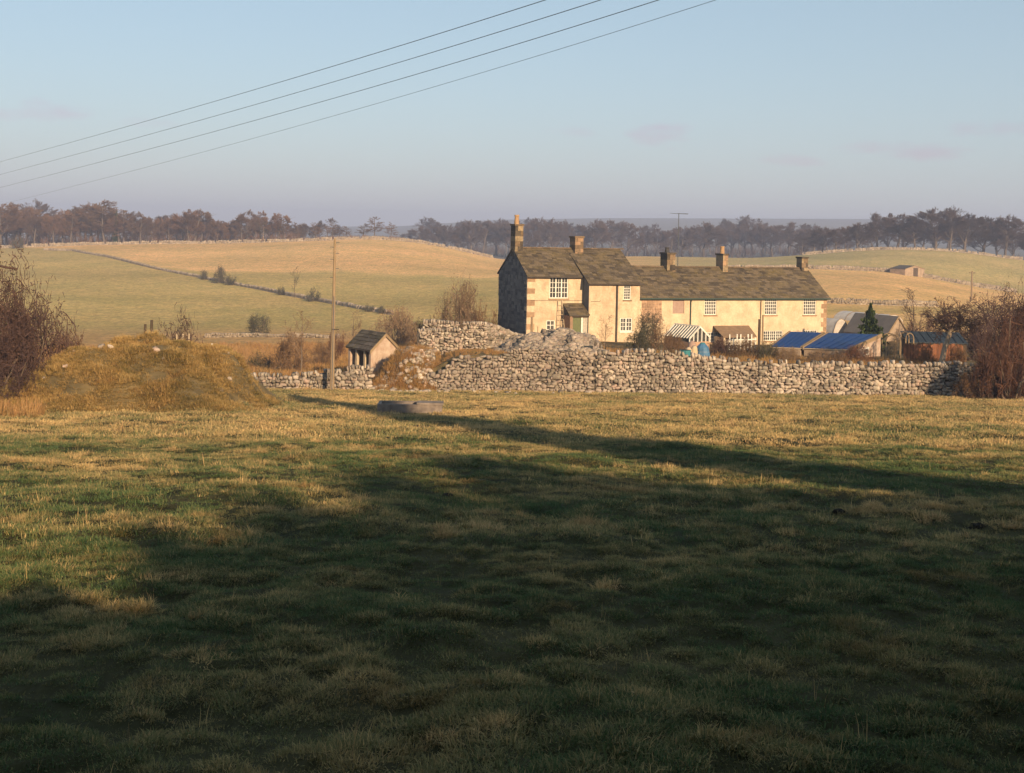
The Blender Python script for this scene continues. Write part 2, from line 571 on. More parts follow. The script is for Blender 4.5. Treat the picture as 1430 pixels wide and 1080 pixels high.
def vnoise(x, y, seed=0):
    x = np.asarray(x, float)
    y = np.asarray(y, float)
    xi, yi = np.floor(x).astype(np.int64), np.floor(y).astype(np.int64)
    fx, fy = x - xi, y - yi
    fx, fy = fx * fx * (3 - 2 * fx), fy * fy * (3 - 2 * fy)

    def hsh(a, b):
        n = (a * 374761393 + b * 668265263 + seed * 982451653) & 0x7fffffff
        n = ((n ^ (n >> 13)) * 1274126177) & 0x7fffffff
        return ((n ^ (n >> 16)) & 0xffff) / 65535.0
    return (hsh(xi, yi) * (1 - fx) + hsh(xi + 1, yi) * fx) * (1 - fy) + (hsh(xi, yi + 1) * (1 - fx) + hsh(xi + 1, yi + 1) * fx) * fy


def hummock(x, y):
    """0 in the hollows between tussocks, 1 on their tops"""
    a = vnoise(x / .36 + .3 * y, y / .33, 1) * .50 + vnoise(x / .17 + 9, y / .16, 2) * .42 + vnoise(x / 1.5, y / 1.3, 3) * .12
    t = np.clip((a - .33) / .42, 0, 1)
    return t * t * (3 - 2 * t)


def mound_h(x, y):
    x = np.asarray(x, float)
    y = np.asarray(y, float)
    h = np.interp(x + .25 * np.sin(y * 1.1), MX, MH)
    d = np.clip(np.abs(y - MD_Y) / 6.5, 0, 1)
    h = h * (1 - d * d) ** 1.15
    n = np.sin(1.9 * x + 1.2 * y) * .09 + np.sin(3.7 * x - 2.1 * y + 1) * .07 + np.sin(.8 * x + 2.6 * y + 2) * .10 + np.sin(5.9 * x + 3.3 * y) * .035
    return h + n * np.clip(h, 0, 1)


def H(x, y):
    x = np.atleast_1d(np.asarray(x, float))
    y = np.atleast_1d(np.asarray(y, float))
    yy = np.maximum(y, LY[0])
    s = np.clip(x / np.maximum(yy, 1), -1, 1)
    k = np.clip(np.searchsorted(LY, yy, 'right') - 1, 0, len(LY) - 2)
    h = LY[k + 1] - LY[k]
    t = np.clip((yy - LY[k]) / h, 0, 1)
    fi = (s + 1) / 2 * 800
    j = np.clip(fi.astype(int), 0, 799)
    u = fi - j
    h00, h10 = 2 * t**3 - 3 * t**2 + 1, t**3 - 2 * t**2 + t
    h01, h11 = -2 * t**3 + 3 * t**2, t**3 - t**2
    zz = 0
    for jj, wj in ((j, 1 - u), (j + 1, u)):
        zz = zz + wj * (h00 * LZ[k, jj] + h10 * h * LM[k, jj] + h01 * LZ[k + 1, jj] + h11 * h * LM[k + 1, jj])
    f = np.clip((y - 40) / 15, 0, 1)
    f = f * f * (3 - 2 * f)
    z = plane(x, y) * (1 - f) + zz * f
    z = z + sines(x, y) * np.clip((74 - y) / 8, 0, 1)
    z = z + (hummock(x, y) - .5) * .072 * np.clip((y + 2) / 4, 0, 1) * np.clip((46 - y) / 34, 0, 1)
    return z


def Hs(x, y):
    return float(H(x, y)[0])


def HM(x, y):
    return H(x, y) + mound_h(x, y)


def ground_at(px, py, y0=4.0, y1=3000.0):
    kx, kz = ray(px, py)
    ys = np.geomspace(y0, y1, 1500)
    d = CZ + kz * ys - H(kx * ys, ys)
    idx = np.where(d < 0)[0]
    Y = ys[idx[0]] if len(idx) else y1
    return Vector((kx * Y, Y, Hs(kx * Y, Y)))


rows = np.concatenate([np.arange(-70, 2, 3.0), np.arange(2, 5, .5), np.arange(5, 16, .13), np.arange(16, 34, .24), np.arange(34, 71, .5), [71.0, 71.15, 71.42, 71.6], np.arange(72, 130, 1.0), np.arange(130, 500, 4.0),
                       np.arange(500, 1300, 20.0), np.arange(1300, 4001, 60.0)])
NC = 441
tt = np.linspace(-1, 1, NC)
tt = np.sign(tt) * np.abs(tt) ** 2.1
GX = np.array([tt * max(75, .95 * y) for y in rows])
GY = np.repeat(rows[:, None], NC, 1)
GZ = H(GX.ravel(), GY.ravel()).reshape(GX.shape)
V = np.stack([GX, GY, GZ], -1).reshape(-1, 3)
ii = np.arange((len(rows) - 1) * (NC - 1))
r0 = ii // (NC - 1) * NC + ii % (NC - 1)
F = np.stack([r0, r0 + 1, r0 + NC + 1, r0 + NC], -1)
gme = np_mesh('ground', V, F)
gme.shade_smooth()

# what grows where: own colours of the fields; FIELD darkened so grass hollows look shaded
du = GX / np.maximum(GY, 1)
dvz = (GZ - CZ) / np.maximum(GY, 1)
PX = CX0 + FPX * (du * math.cos(ROLL) + dvz * math.sin(ROLL))
PY = HY - FPX * (-du * math.sin(ROLL) + dvz * math.cos(ROLL))
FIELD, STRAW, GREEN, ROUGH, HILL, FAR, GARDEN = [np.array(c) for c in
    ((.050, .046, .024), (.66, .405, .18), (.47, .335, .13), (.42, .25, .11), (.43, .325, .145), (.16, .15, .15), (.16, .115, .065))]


def sm(a, lo, hi):
    t = np.clip((a - lo) / (hi - lo), 0, 1)
    return (t * t * (3 - 2 * t))[..., None]


wob = np.sin(PX * .05) * 1.2 + np.sin(PX * .021 + 1) * 1.5 + np.sin(GY * .06) * .8
diag = np.interp(PX, [-900, 40, 90, 150, 220, 300, 420, 540, 640, 760], [344, 346, 348, 357, 374, 390, 414, 437, 452, 470])
strip = np.interp(PX, [-900, 200, 330, 500, 700, 900], [372, 372, 378, 381, 387, 392])
c = np.broadcast_to(FIELD, GX.shape + (3,)).copy()
left = np.where(((PY > diag) | (PY > strip + wob))[..., None], GREEN, STRAW)
left = STRAW + (GREEN - STRAW) * np.maximum(sm(PY - diag, -.5, .8), sm(PY - strip - wob, -1, 3))
wl = np.interp(PX, [900, 1130, 1240, 1290, 1385, 1500, 1900], [373, 375.5, 379.5, 387.5, 404.5, 418, 445])
right = HILL + (STRAW - HILL) * sm(PY - wl, -.5, .8)
lowright = sm(PY, 424, 432)
right = right + (GREEN * .9 - right) * lowright * (1 - sm(PY, 436, 441)) * .7
far_l = left + (right - left) * sm(PX, 860, 1000)
valley = sm(PY, 452, 472)
far_l = far_l + (ROUGH - far_l) * valley
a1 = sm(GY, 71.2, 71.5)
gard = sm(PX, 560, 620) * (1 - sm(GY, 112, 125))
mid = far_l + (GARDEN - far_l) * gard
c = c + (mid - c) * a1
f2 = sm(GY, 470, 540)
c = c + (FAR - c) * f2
# long soft streaks of paler and greener turf
st = (np.sin(GY * .11 + GX * .02 + 2 * np.sin(GX * .015)) * .5 + np.sin(GY * .043 - GX * .031 + 1.3) * .5) * .10
c = c * (1 + st[..., None] * sm(GY, 100, 140))
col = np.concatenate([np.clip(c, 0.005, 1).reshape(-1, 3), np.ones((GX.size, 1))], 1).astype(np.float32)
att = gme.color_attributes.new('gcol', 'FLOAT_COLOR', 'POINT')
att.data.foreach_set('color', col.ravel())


def ground_mat():
    m, t, b = new_mat('turf')
    b.inputs['Roughness'].default_value = 1
    b.inputs['Specular IOR Level'].default_value = .05
    a = t.nodes.new('ShaderNodeAttribute')
    a.attribute_name = 'gcol'
    n1 = tnoise(t, .035, 6, 'World', .65)
    n2 = tnoise(t, .45, 6, 'World', .7)
    n3 = tnoise(t, 2.2, 4, 'World', .7, (1, .35, 1))
    c1 = mixc(t, 1.0, a.outputs['Color'], tramp(t, n1, [(.3, (.80, .86, .78)), (.7, (1.18, 1.12, 1.12))]), 'MULTIPLY')
    c1 = mixc(t, 1.0, c1, tramp(t, n2, [(.3, (.70, .80, .70)), (.7, (1.28, 1.18, 1.16))]), 'MULTIPLY')
    c1 = mixc(t, 1.0, c1, tramp(t, n3, [(.3, .62), (.7, 1.32)]), 'MULTIPLY')
    t.links.new(c1, b.inputs['Base Color'])
    tbump(t, b, n3, .6, .25)
    return m


MT['ground'] = ground_mat()
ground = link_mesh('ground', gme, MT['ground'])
finish(ground, 'pasture sloping down to the cottages and rising beyond them', 'ground', kind='structure')

# the grassy mound at the left of the field
mx = np.arange(MX[0] - .3, MX[-1] + .31, .3)
my = np.arange(MD_Y - 6.6, MD_Y + 6.7, .3)
X2, Y2 = np.meshgrid(mx, my)
Hm = mound_h(X2.ravel(), Y2.ravel())
Z2 = H(X2.ravel(), Y2.ravel()) + np.where(Hm > .02, Hm, -.15)
nn = len(mx)
ii = np.arange((len(my) - 1) * (nn - 1))
r0 = ii // (nn - 1) * nn + ii % (nn - 1)
mme = np_mesh('mound', np.stack([X2.ravel(), Y2.ravel(), Z2], -1), np.stack([r0, r0 + 1, r0 + nn + 1, r0 + nn], -1))
mme.shade_smooth()
MT['mound'] = M('mound_turf', (.20, .14, .06), (.085, .065, .032), .9, bump=.8, dist=.1)
finish(link_mesh('mound', mme, MT['mound']), 'rough grassy mound at the left of the field', 'mound', kind='structure')

# ------------------------------------------------------------------ stones and dry stone walls
ROCKS = []
for k in range(14):
    bm = bmesh.new()
    bmesh.ops.create_cube(bm, size=1.0)
    bmesh.ops.bevel(bm, geom=bm.edges[:], offset=.16 + .12 * random.random(), segments=1, affect='EDGES')
    for v in bm.verts:
        v.co += Vector([random.uniform(-.13, .13) for _ in range(3)])
    bmesh.ops.triangulate(bm, faces=bm.faces)
    bmesh.ops.recalc_face_normals(bm, faces=bm.faces)
    bm.verts.index_update()
    ROCKS.append((np.array([v.co[:] for v in bm.verts]), np.array([[v.index for v in f.verts] for f in bm.faces])))
    bm.free()
ROCK_ME = {}


def rock_mesh(k, mat):
    key = (k, mat.name)
    if key not in ROCK_ME:
        me = np_mesh('stone', *ROCKS[k])
        me.materials.append(mat)
        me.attributes.new('tint', 'FLOAT', 'FACE').data.foreach_set('value', np.full(len(ROCKS[k][1]), k / 14))
        ROCK_ME[key] = me
    return ROCK_ME[key]


def put_stones(stones, mat, parent, limit=300, name='stone'):
    """stones: (pos, euler, scale). The largest become parts of their own, the rest one joined part."""
    stones = sorted(stones, key=lambda s: -s[2][0] * s[2][2])
    base = parent.matrix_basis.inverted() if parent else Matrix()
    for p, e, s in stones[:limit]:
        o = bpy.data.objects.new(name, rock_mesh(random.randrange(14), mat))
        o.parent = parent
        m = base @ Matrix.LocRotScale(Vector(p), Euler(e), Vector(s))
        o.matrix_basis = m
        COL.objects.link(o)
    rest = stones[limit:]
    if not rest:
        return
    VV, FF, TT, off = [], [], [], 0
    for p, e, s in rest:
        rv, rf = ROCKS[random.randrange(14)]
        m = base @ Matrix.LocRotScale(Vector(p), Euler(e), Vector(s))
        mm = np.array(m)
        VV.append(rv @ mm[:3, :3].T + mm[:3, 3])
        FF.append(rf + off)
        TT.append(np.full(len(rf), random.random()))
        off += len(rv)
    me = np_mesh(name + 's', np.concatenate(VV), np.concatenate(FF))
    me.attributes.new('tint', 'FLOAT', 'FACE').data.foreach_set('value', np.concatenate(TT))
    link_mesh(name + 's', me, mat, parent)['kind'] = 'stuff'


def stone_wall(name, label, pts, mat, cat='wall', group=None, size=.27, thick=.5, limit=300, cope=True, parts=True, rough=.03, world=None, base_drop=.12, both=False, miss=.06):
    """pts: (px, base_py or None, top_py, Y)"""
    P = list(world or [])
    for px, bpy_, tpy, Y in pts:
        a = at(px, tpy, Y)
        zb = (Hs(a.x, a.y) if bpy_ is None else at(px, bpy_, Y).z) - base_drop
        P.append((a.x, a.y, zb, a.z))
    P = np.array(P)
    seg = np.hypot(np.diff(P[:, 0]), np.diff(P[:, 1]))
    cum = np.concatenate([[0], np.cumsum(seg)])
    L = cum[-1]
    top_n = [random.uniform(-rough, rough) for _ in range(int(L / .5) + 3)]

    def pos(s):
        x, y, zb, zt = [np.interp(s, cum, P[:, i]) for i in range(4)]
        x2, y2 = np.interp(s + .05, cum, P[:, 0]), np.interp(s + .05, cum, P[:, 1])
        x1, y1 = np.interp(s - .05, cum, P[:, 0]), np.interp(s - .05, cum, P[:, 1])
        zt = zt + np.interp(s, np.arange(len(top_n)) * .5, top_n)
        return x, y, zb, zt, math.atan2(y2 - y1, x2 - x1)
    root = empty(name, (P[0, 0], P[0, 1], P[0, 2]), 0, label, cat, group)
    bpy.context.view_layer.update()
    stones = []
    core = MB()
    ns = max(2, int(L / .8))
    prev = None
    o0 = Vector(root.location)
    for i in range(ns + 1):
        x, y, zb, zt, an = pos(L * i / ns)
        n = Vector((-math.sin(an), math.cos(an), 0))
        f, bk = Vector((x, y, 0)) + n * .13, Vector((x, y, 0)) + n * (thick - .03)
        ht = max(zb + .1, zt - size * .8)
        ring = [Vector((f.x, f.y, zb - .2)) - o0, Vector((bk.x, bk.y, zb - .2)) - o0, Vector((bk.x, bk.y, ht)) - o0, Vector((f.x, f.y, ht)) - o0]
        if prev:
            core.hexa([prev[0], ring[0], ring[1], prev[1], prev[3], ring[3], ring[2], prev[2]])
        prev = ring
    core.build('core', MT['core'], root)
    zlo, zhi = P[:, 2].min(), P[:, 3].max()
    cap = size * .9 if cope else 0
    z = 0.0
    while z < zhi - zlo:
        h = size * random.uniform(.5, .8)
        s = random.uniform(0, .2)
        while s < L:
            wd = size * random.choice([.45, .6, .75, .9, 1.0, 1.25, 1.6]) * random.uniform(.85, 1.15)
            x, y, zb, zt, an = pos(min(s + wd / 2, L))
            hgt = zt - zb - cap
            zc = zb + z + h / 2 + random.uniform(-.05, .05)
            hk_ = h * random.choice([.8, 1.0, 1.15, 1.5])
            if z + h * .4 < hgt and hgt > 0:
                dd = random.uniform(-.05, .07)
                n = Vector((-math.sin(an), math.cos(an), 0))
                p = Vector((x, y, zc)) + n * (.11 + dd)
                if both:
                    stones.append((Vector((x, y, zc)) + n * (thick - .11 - dd), (random.uniform(-.25, .25), random.gauss(0, .28), an), (wd * 1.05, .3, hk_ * 1.05)))
                stones.append((p, (random.uniform(-.25, .25), random.gauss(0, .28), an + random.uniform(-.3, .3)), (wd * 1.03, .3, hk_ * 1.02)))
            s += wd
        z += h
    s = .05
    while s < L and cope:
        wd = size * random.uniform(.45, .85)
        x, y, zb, zt, an = pos(min(s + wd / 2, L))
        n = Vector((-math.sin(an), math.cos(an), 0))
        ch = size * random.uniform(.9, 1.35)
        if random.random() > miss:
            stones.append((Vector((x, y, zt - ch * .42)) + n * (thick * .45), (random.uniform(-.15, .15), random.uniform(-.35, .35), an + random.uniform(-.25, .25)), (wd, thick * random.uniform(.75, 1.05), ch)))
        s += wd
    put_stones(stones, mat, root, limit if parts else 0)
    return root


# ------------------------------------------------------------------ plants
def grow(out, p, d, L, r, lev, P):
    n = P['nseg'][min(lev, len(P['nseg']) - 1)]
    pts = [p]
    dd = d.copy()
    wobble, up = P['wob'][min(lev, len(P['wob']) - 1)], P['up'][min(lev, len(P['up']) - 1)]
    taper = P.get('taper', .65)
    q = p
    dirs = []
    for i in range(n):
        dd = (dd + Vector((random.gauss(0, wobble), random.gauss(0, wobble), random.gauss(0, wobble) + up))).normalized()
        e = q + dd * (L / n)
        ra, rb = r * (1 - taper * i / n), r * (1 - taper * (i + 1) / n)
        out.append((q.x, q.y, q.z, e.x, e.y, e.z, max(ra, P['rmin']), max(rb, P['rmin'] * .6), lev))
        q = e
        pts.append(e)
        dirs.append(dd.copy())
    if lev >= P['levels']:
        return
    nc = P['child'][lev]
    nc = int(nc) + (random.random() < nc % 1)
    st = P['start'][min(lev, len(P['start']) - 1)]
    for k in range(nc):
        f = st + (1 - st) * ((k + random.random()) / nc)
        x = min(f * n, n - 1e-4)
        i = int(x)
        b = pts[i].lerp(pts[i + 1], x - i)
        ax = dirs[i].orthogonal().normalized()
        ax.rotate(Matrix.Rotation(random.uniform(0, 2 * math.pi), 3, dirs[i]))
        an = R(P['ang'][min(lev, len(P['ang']) - 1)]) * random.uniform(.65, 1.3)
        nd = dirs[i] * math.cos(an) + ax * math.sin(an)
        if P.get('flat') and lev >= 1:
            nd.z *= P['flat']
            nd.normalize()
        lr = P['lr'][min(lev, len(P['lr']) - 1)] * random.uniform(.7, 1.25) * (1 - P.get('fall', .35) * f)
        grow(out, b, nd, L * lr, r * (1 - taper * f) * P.get('rr', .6), lev + 1, P)


def seg_mesh(name, segs, sides=3):
    S = np.array(segs, dtype=float)
    a, b = S[:, 0:3], S[:, 3:6]
    d = b - a
    d /= np.maximum(np.linalg.norm(d, axis=1), 1e-6)[:, None]
    ref = np.where(np.abs(d[:, 2:3]) < .9, np.array([[0, 0, 1.0]]), np.array([[1.0, 0, 0]]))
    u = np.cross(d, ref)
    u /= np.linalg.norm(u, axis=1)[:, None]
    v = np.cross(d, u)
    vs_ = []
    for base, r in ((a, S[:, 6]), (b, S[:, 7])):
        for k in range(sides):
            t = 2 * math.pi * k / sides
            vs_.append(base + (u * math.cos(t) + v * math.sin(t)) * r[:, None])
    V = np.stack(vs_, 1).reshape(-1, 3)
    n = len(S)
    o = (np.arange(n) * 2 * sides)[:, None]
    F = np.concatenate([o + np.array([[k, (k + 1) % sides, sides + (k + 1) % sides, sides + k]]) for k in range(sides)], 0)
    return np_mesh(name, V, F)


def fit_unit(segs, pc=100):
    """scale a plant to height 1, keep its foot at the origin; returns segs and half width"""
    S = np.array(segs)
    h = np.percentile(S[:, 5], pc)
    S[:, :8] /= h
    hw = np.percentile(np.hypot(S[:, 3], S[:, 4]), 96)
    return S, hw


DECID = dict(levels=4, child=[12, 9, 7, 6], nseg=[5, 4, 3, 2, 2], wob=[.07, .16, .2, .25, .3], up=[.08, .05, .04, .05, .05], ang=[48, 42, 45, 45], lr=[.62, .55, .5, .5], start=[.28, .25, .15, .1], rmin=.0027, taper=.7, rr=.55)
LARCH = dict(levels=3, child=[34, 10, 6], nseg=[6, 3, 2, 2], wob=[.04, .1, .2, .25], up=[.05, .01, .02, .02], ang=[78, 45, 50], lr=[.36, .42, .5], start=[.34, .2, .1], rmin=.0034, taper=.75, rr=.35, fall=.55, flat=.45)
THORN = dict(levels=4, child=[8, 8, 6, 6], nseg=[3, 3, 3, 2, 2], wob=[.14, .26, .30, .32, .32], up=[.0, .01, .01, .01, .01], ang=[50, 58, 60, 62], lr=[.68, .6, .55, .5], start=[.15, .15, .1, .1], rmin=.0030, taper=.6, rr=.6, fall=.2)
FINE = dict(levels=5, child=[8, 7, 6, 5, 3], nseg=[3, 3, 3, 2, 2, 2], wob=[.12, .28, .34, .36, .36, .36], up=[.0, -.02, .0, .0, .0, .0], ang=[50, 66, 68, 68, 68], lr=[.68, .58, .55, .52, .55], start=[.15, .2, .15, .1, .1], rmin=.0017, taper=.65, rr=.6, fall=.2)
SAPL = dict(levels=3, child=[11, 6, 4], nseg=[5, 3, 3, 2], wob=[.06, .14, .2, .25], up=[.1, .1, .08, .05], ang=[38, 40, 45], lr=[.48, .5, .5], start=[.25, .2, .15], rmin=.0028, taper=.75, rr=.5)


def make_tree(seed, P, h0=1.0, r0=.028):
    random.seed(seed)
    out = []
    grow(out, Vector((0, 0, 0)), Vector((random.uniform(-.05, .05), random.uniform(-.05, .05), 1)), h0, r0, 0, P)
    S, hw = fit_unit(out, 99.5)
    if P is DECID:                      # a rounded, slightly uneven crown outline
        hw *= .8
        for c0 in (0, 3):
            d = S[:, c0:c0 + 3] - np.array([0, 0, .56])
            az = np.arctan2(d[:, 1], d[:, 0])
            lob = 1 + .13 * np.sin(3 * az + seed) + .1 * np.sin(5 * az + 2 * seed + 4 * d[:, 2])
            rho = np.sqrt((np.hypot(d[:, 0], d[:, 1]) / hw) ** 2 + (d[:, 2] / .43) ** 2) / lob
            jit = np.random.default_rng(seed + c0).uniform(.78, 1.1, len(S))
            k = np.where((rho > jit) & (S[:, 8] >= 2), jit / np.maximum(rho, 1e-6), 1.0) ** .9
            S[:, c0:c0 + 3] = np.array([0, 0, .56]) + d * k[:, None]
    return S, hw


def make_bush(seed, stems=13, spread=66, P=THORN, wide=1.0):
    random.seed(seed)
    out = []
    for k in range(stems):
        a = 2 * math.pi * (k + random.random() * .7) / stems
        t = R(random.uniform(5, spread))
        d = Vector((math.cos(a) * math.sin(t) * wide, math.sin(a) * math.sin(t) * wide, math.cos(t))).normalized()
        ra = random.uniform(.02, .34)
        grow(out, Vector((math.cos(a) * ra, math.sin(a) * ra, 0)), d, random.uniform(.45, .62), .012, 1, P)
    S, hw = fit_unit(out, 91)
    hw = np.percentile(np.hypot(S[:, 3], S[:, 4]), 86)
    # keep only the growth inside a rounded, uneven outline
    rho = np.sqrt((np.hypot(S[:, 3], S[:, 4]) / hw) ** 2 + (np.maximum(S[:, 5], 0) / .97) ** 2)
    az = np.arctan2(S[:, 4], S[:, 3])
    lob = 1 + .07 * np.sin(4 * az + seed) + .08 * np.sin(7 * az + 2 * seed + 6 * S[:, 5])
    S = S[rho < lob * np.random.default_rng(seed).uniform(.8, 1.06, len(S))]
    S[:, 2] = np.maximum(S[:, 2], .0)
    S[:, 5] = np.maximum(S[:, 5], .0)
    return S, hw


class Plant:
    def __init__(self, S, hw, bark, twig, split=1, sides=5):
        self.hw = hw
        big = S[S[:, 8] <= split]
        small = S[S[:, 8] > split]
        self.trunk = seg_mesh('trunk', big, sides)
        self.trunk.materials.append(bark)
        self.crown = seg_mesh('crown', small, 3)
        self.crown.materials.append(twig)

    def with_mats(self, bark, twig):
        c = object.__new__(Plant)
        c.hw = self.hw
        c.trunk, c.crown = self.trunk.copy(), self.crown.copy()
        c.trunk.materials[0] = bark
        c.crown.materials[0] = twig
        return c

    def put(self, name, loc, h, hw, label, cat, group=None, parts=('trunk', 'crown'), rz=None):
        o = empty(name, loc, random.uniform(0, 6.28) if rz is None else rz, label, cat, group)
        sxy = hw / self.hw
        for nm, me in zip(parts, (self.trunk, self.crown)):
            c_ = bpy.data.objects.new(nm, me)
            c_.parent = o
            c_.scale = (sxy, sxy, h)
            COL.objects.link(c_)
        return o


def place(px, top_py, Y, sink=.05):
    a = at(px, top_py, Y)
    g = Hs(a.x, a.y) - sink
    return Vector((a.x, a.y, g)), a.z - g


DEC = [make_tree(s, DECID) for s in (1, 2, 3, 4, 5)]
LAR = [make_tree(s, LARCH, r0=.02) for s in (11, 12, 13, 14)]
BUSH = [make_bush(s) for s in (21, 22, 23)]
BUSHW = [make_bush(s, 16, 68) for s in (31, 32)]
SAP = [make_tree(s, SAPL, r0=.016) for s in (41, 42)]
random.seed(99)
P_ridge = [Plant(*t, MT['farbark'], MT['twig_ridge']) for t in DEC]
P_wood = [p.with_mats(MT['farbark'], MT['twig_wood']) for p in P_ridge]
P_hill = [p.with_mats(MT['farbark'], MT['twig_hill']) for p in P_ridge]
P_larch = [Plant(*t, MT['farbark'], MT['twig_larch'], 0) for t in LAR]
P_bush = [Plant(*t, MT['bark'], MT['twig_thorn'], 1, 4) for t in BUSH]
P_bushw = [Plant(*t, MT['bark'], MT['twig_red'], 1, 4) for t in BUSHW]
P_fine = [Plant(*make_bush(s, 15, 84, FINE), MT['bark'], MT['twig_thorn'], 1, 4) for s in (51, 52)]
P_sap = [Plant(*t, MT['bark'], MT['twig_pale'], 0, 5) for t in SAP]


def px2m(px, Y):
    return px * Y / FPX


# ---- woods on the skyline
def belt(profile, px0, px1, step, Ys, plants, name, mk_label, group, wid=(.33, .5), thin=0.0, jit=(-9, 5)):
    px = px0
    i = 0
    while px < px1:
        Y = random.uniform(*Ys)
        top = np.interp(px, [a for a, _ in profile], [b for _, b in profile]) + random.uniform(*jit)
        loc, h = place(px, top, Y, .3)
        pl = plants(px) if callable(plants) else random.choice(plants)
        pl.put(name(px) if callable(name) else name, loc, h, h * random.uniform(*wid), mk_label(i, px), 'tree', group, rz=random.uniform(0, 6.28))
        px += step * random.uniform(.7, 1.35)
        i += 1


prof_l = [(-60, 292), (0, 290), (80, 300), (105, 291), (140, 288), (170, 294), (210, 302), (250, 300), (275, 299), (310, 307), (350, 300), (395, 303), (430, 307), (460, 304), (475, 314), (500, 312), (520, 303), (545, 306), (570, 318)]
belt(prof_l, -40, 395, 10, (456, 474), lambda px: random.choice(P_ridge if random.random() < .65 else P_larch), lambda px: 'woodland_tree',
     lambda i, px: 'bare reddish tree on the left ridge, %s from the left frame edge' % ordinal(i), 'front trees of the left ridge wood', (.34, .56), jit=(-9, 11))
belt(prof_l, 398, 560, 19, (454, 466), P_larch, 'larch_tree',
     lambda i, px: 'rusty flat-branched larch on the crest, %s to the right of the ridge wood' % ordinal(i), 'larches thinning out along the crest', (.36, .5), jit=(-2, 6))
belt([(a, b + 6) for a, b in prof_l], -60, 470, 15, (490, 560), P_wood, 'woodland_tree',
     lambda i, px: 'hazy bare tree in the back rows of the left ridge wood', 'back rows of the left ridge wood', (.36, .55))
loc, h = place(50, 279, 640, .3)
P_wood[1].put('oak_tree', loc, h, px2m(32, 640), 'tall blue-hazed broad tree rising above the left ridge wood', 'tree')
prof_c = [(570, 322), (595, 309), (640, 313), (680, 309), (760, 306), (800, 310), (850, 309), (885, 318), (930, 317), (980, 313), (1040, 304), (1080, 311), (1130, 316), (1180, 318)]
belt(prof_c, 588, 1150, 19, (570, 640), P_wood, 'wood_tree',
     lambda i, px: 'bare hazy tree in the wood behind the cottages, %s from its left end' % ordinal(i), 'front trees of the wood behind the cottages', (.36, .55), jit=(-5, 6))
belt([(a, b + 3) for a, b in prof_c], 575, 1200, 15, (690, 840), P_hill, 'wood_tree',
     lambda i, px: 'blue-hazed tree in the back rows of the wood behind the cottages', 'back rows of the wood behind the cottages', (.4, .6))
prof_r = [(1130, 322), (1160, 314), (1190, 309), (1220, 304), (1250, 298), (1275, 307), (1300, 294), (1318, 290), (1345, 297), (1380, 300), (1405, 303), (1425, 316), (1480, 318)]
belt(prof_r, 1150, 1470, 23, (455, 468), P_hill, 'beech_tree',
     lambda i, px: 'dark spreading bare tree on the green hill crest, %s from the left' % ordinal(i), 'trees along the green hill crest', (.48, .66), jit=(-8, 5))
belt([(a, b + 6) for a, b in prof_r], 1120, 1500, 20, (500, 600), P_wood, 'wood_tree',
     lambda i, px: 'hazy tree behind the green hill crest', 'back rows behind the green hill crest', (.4, .6))


# scrub filling the feet of the woods: nobody could count it
def scrub(name, label, spans, mat, n, seed):
    rs = np.random.default_rng(seed)
    segs = []
    for px0, px1, Ya, Yb, hm in spans:
        for _ in range(int(n * (px1 - px0) / 500)):
            Y = rs.uniform(Ya, Yb)
            x = ray(rs.uniform(px0, px1), 340)[0] * Y
            z = Hs(x, Y)
            hh = hm * rs.uniform(.4, 1.0)
            for k in range(9):
                a = rs.uniform(0, 6.28)
                l = rs.uniform(.25, .55) * hh
                segs.append((x, Y, z - .2, x + math.cos(a) * l, Y + math.sin(a) * l, z + hh * rs.uniform(.5, 1), .06, .03, 3))
    me = seg_mesh(name, segs)
    finish(link_mesh(name, me, mat), label, 'scrub', kind='stuff')


scrub('ridge_scrub', 'brown undergrowth along the feet of the left ridge wood', [(-60, 420, 462, 540, 6.0), (420, 560, 458, 470, 2.0)], MT['twig_ridge'], 800, 3)
scrub('wood_scrub', 'purple-brown undergrowth at the feet of the wood behind the cottages', [(570, 1150, 570, 800, 6.5), (1120, 1480, 470, 560, 3.5)], MT['twig_wood'], 420, 4)

# dark conifer among the ridge trees
random.seed(5)


def needle_mesh(name, seed, n=1500, leaf=.05, shape=None):
    rs = np.random.default_rng(seed)
    z = rs.uniform(.06, 1, n) ** 1.15
    rad = (1 - z) * (.85 + .3 * np.sin(z * 40)) * np.sqrt(rs.uniform(.15, 1, n))
    if shape == 'round':
        z = rs.uniform(.02, 1, n)
        rad = np.sqrt(np.clip(1 - (z * 2 - .95) ** 2 * .95, .02, 1)) * rs.uniform(.45, 1, n) ** .6
    a = rs.uniform(0, 6.283, n)
    rad = rad * (1 + .25 * np.sin(a * 3 + z * 9))
    c_ = np.stack([np.cos(a) * rad, np.sin(a) * rad, z], 1)
    d1 = rs.normal(size=(n, 3))
    d1[:, 2] *= .5
    d1 /= np.linalg.norm(d1, axis=1)[:, None]
    d2 = np.cross(d1, rs.normal(size=(n, 3)))
    d2 /= np.linalg.norm(d2, axis=1)[:, None]
    s = leaf * rs.uniform(.6, 1.4, n)[:, None]
    V = np.stack([c_ - d1 * s, c_ + d2 * s * .45, c_ + d1 * s, c_ - d2 * s * .45], 1).reshape(-1, 3)
    return np_mesh(name, V, np.arange(n * 4).reshape(-1, 4))


CONE = needle_mesh('crown', 8, 2600, .075)
ROUND = needle_mesh('crown', 9, 5200, .075, 'round')
TRUNK1 = MB().tube([(0, 0, -.02), (0, 0, .5), (0, 0, .97)], [.035, .022, .006], 6)


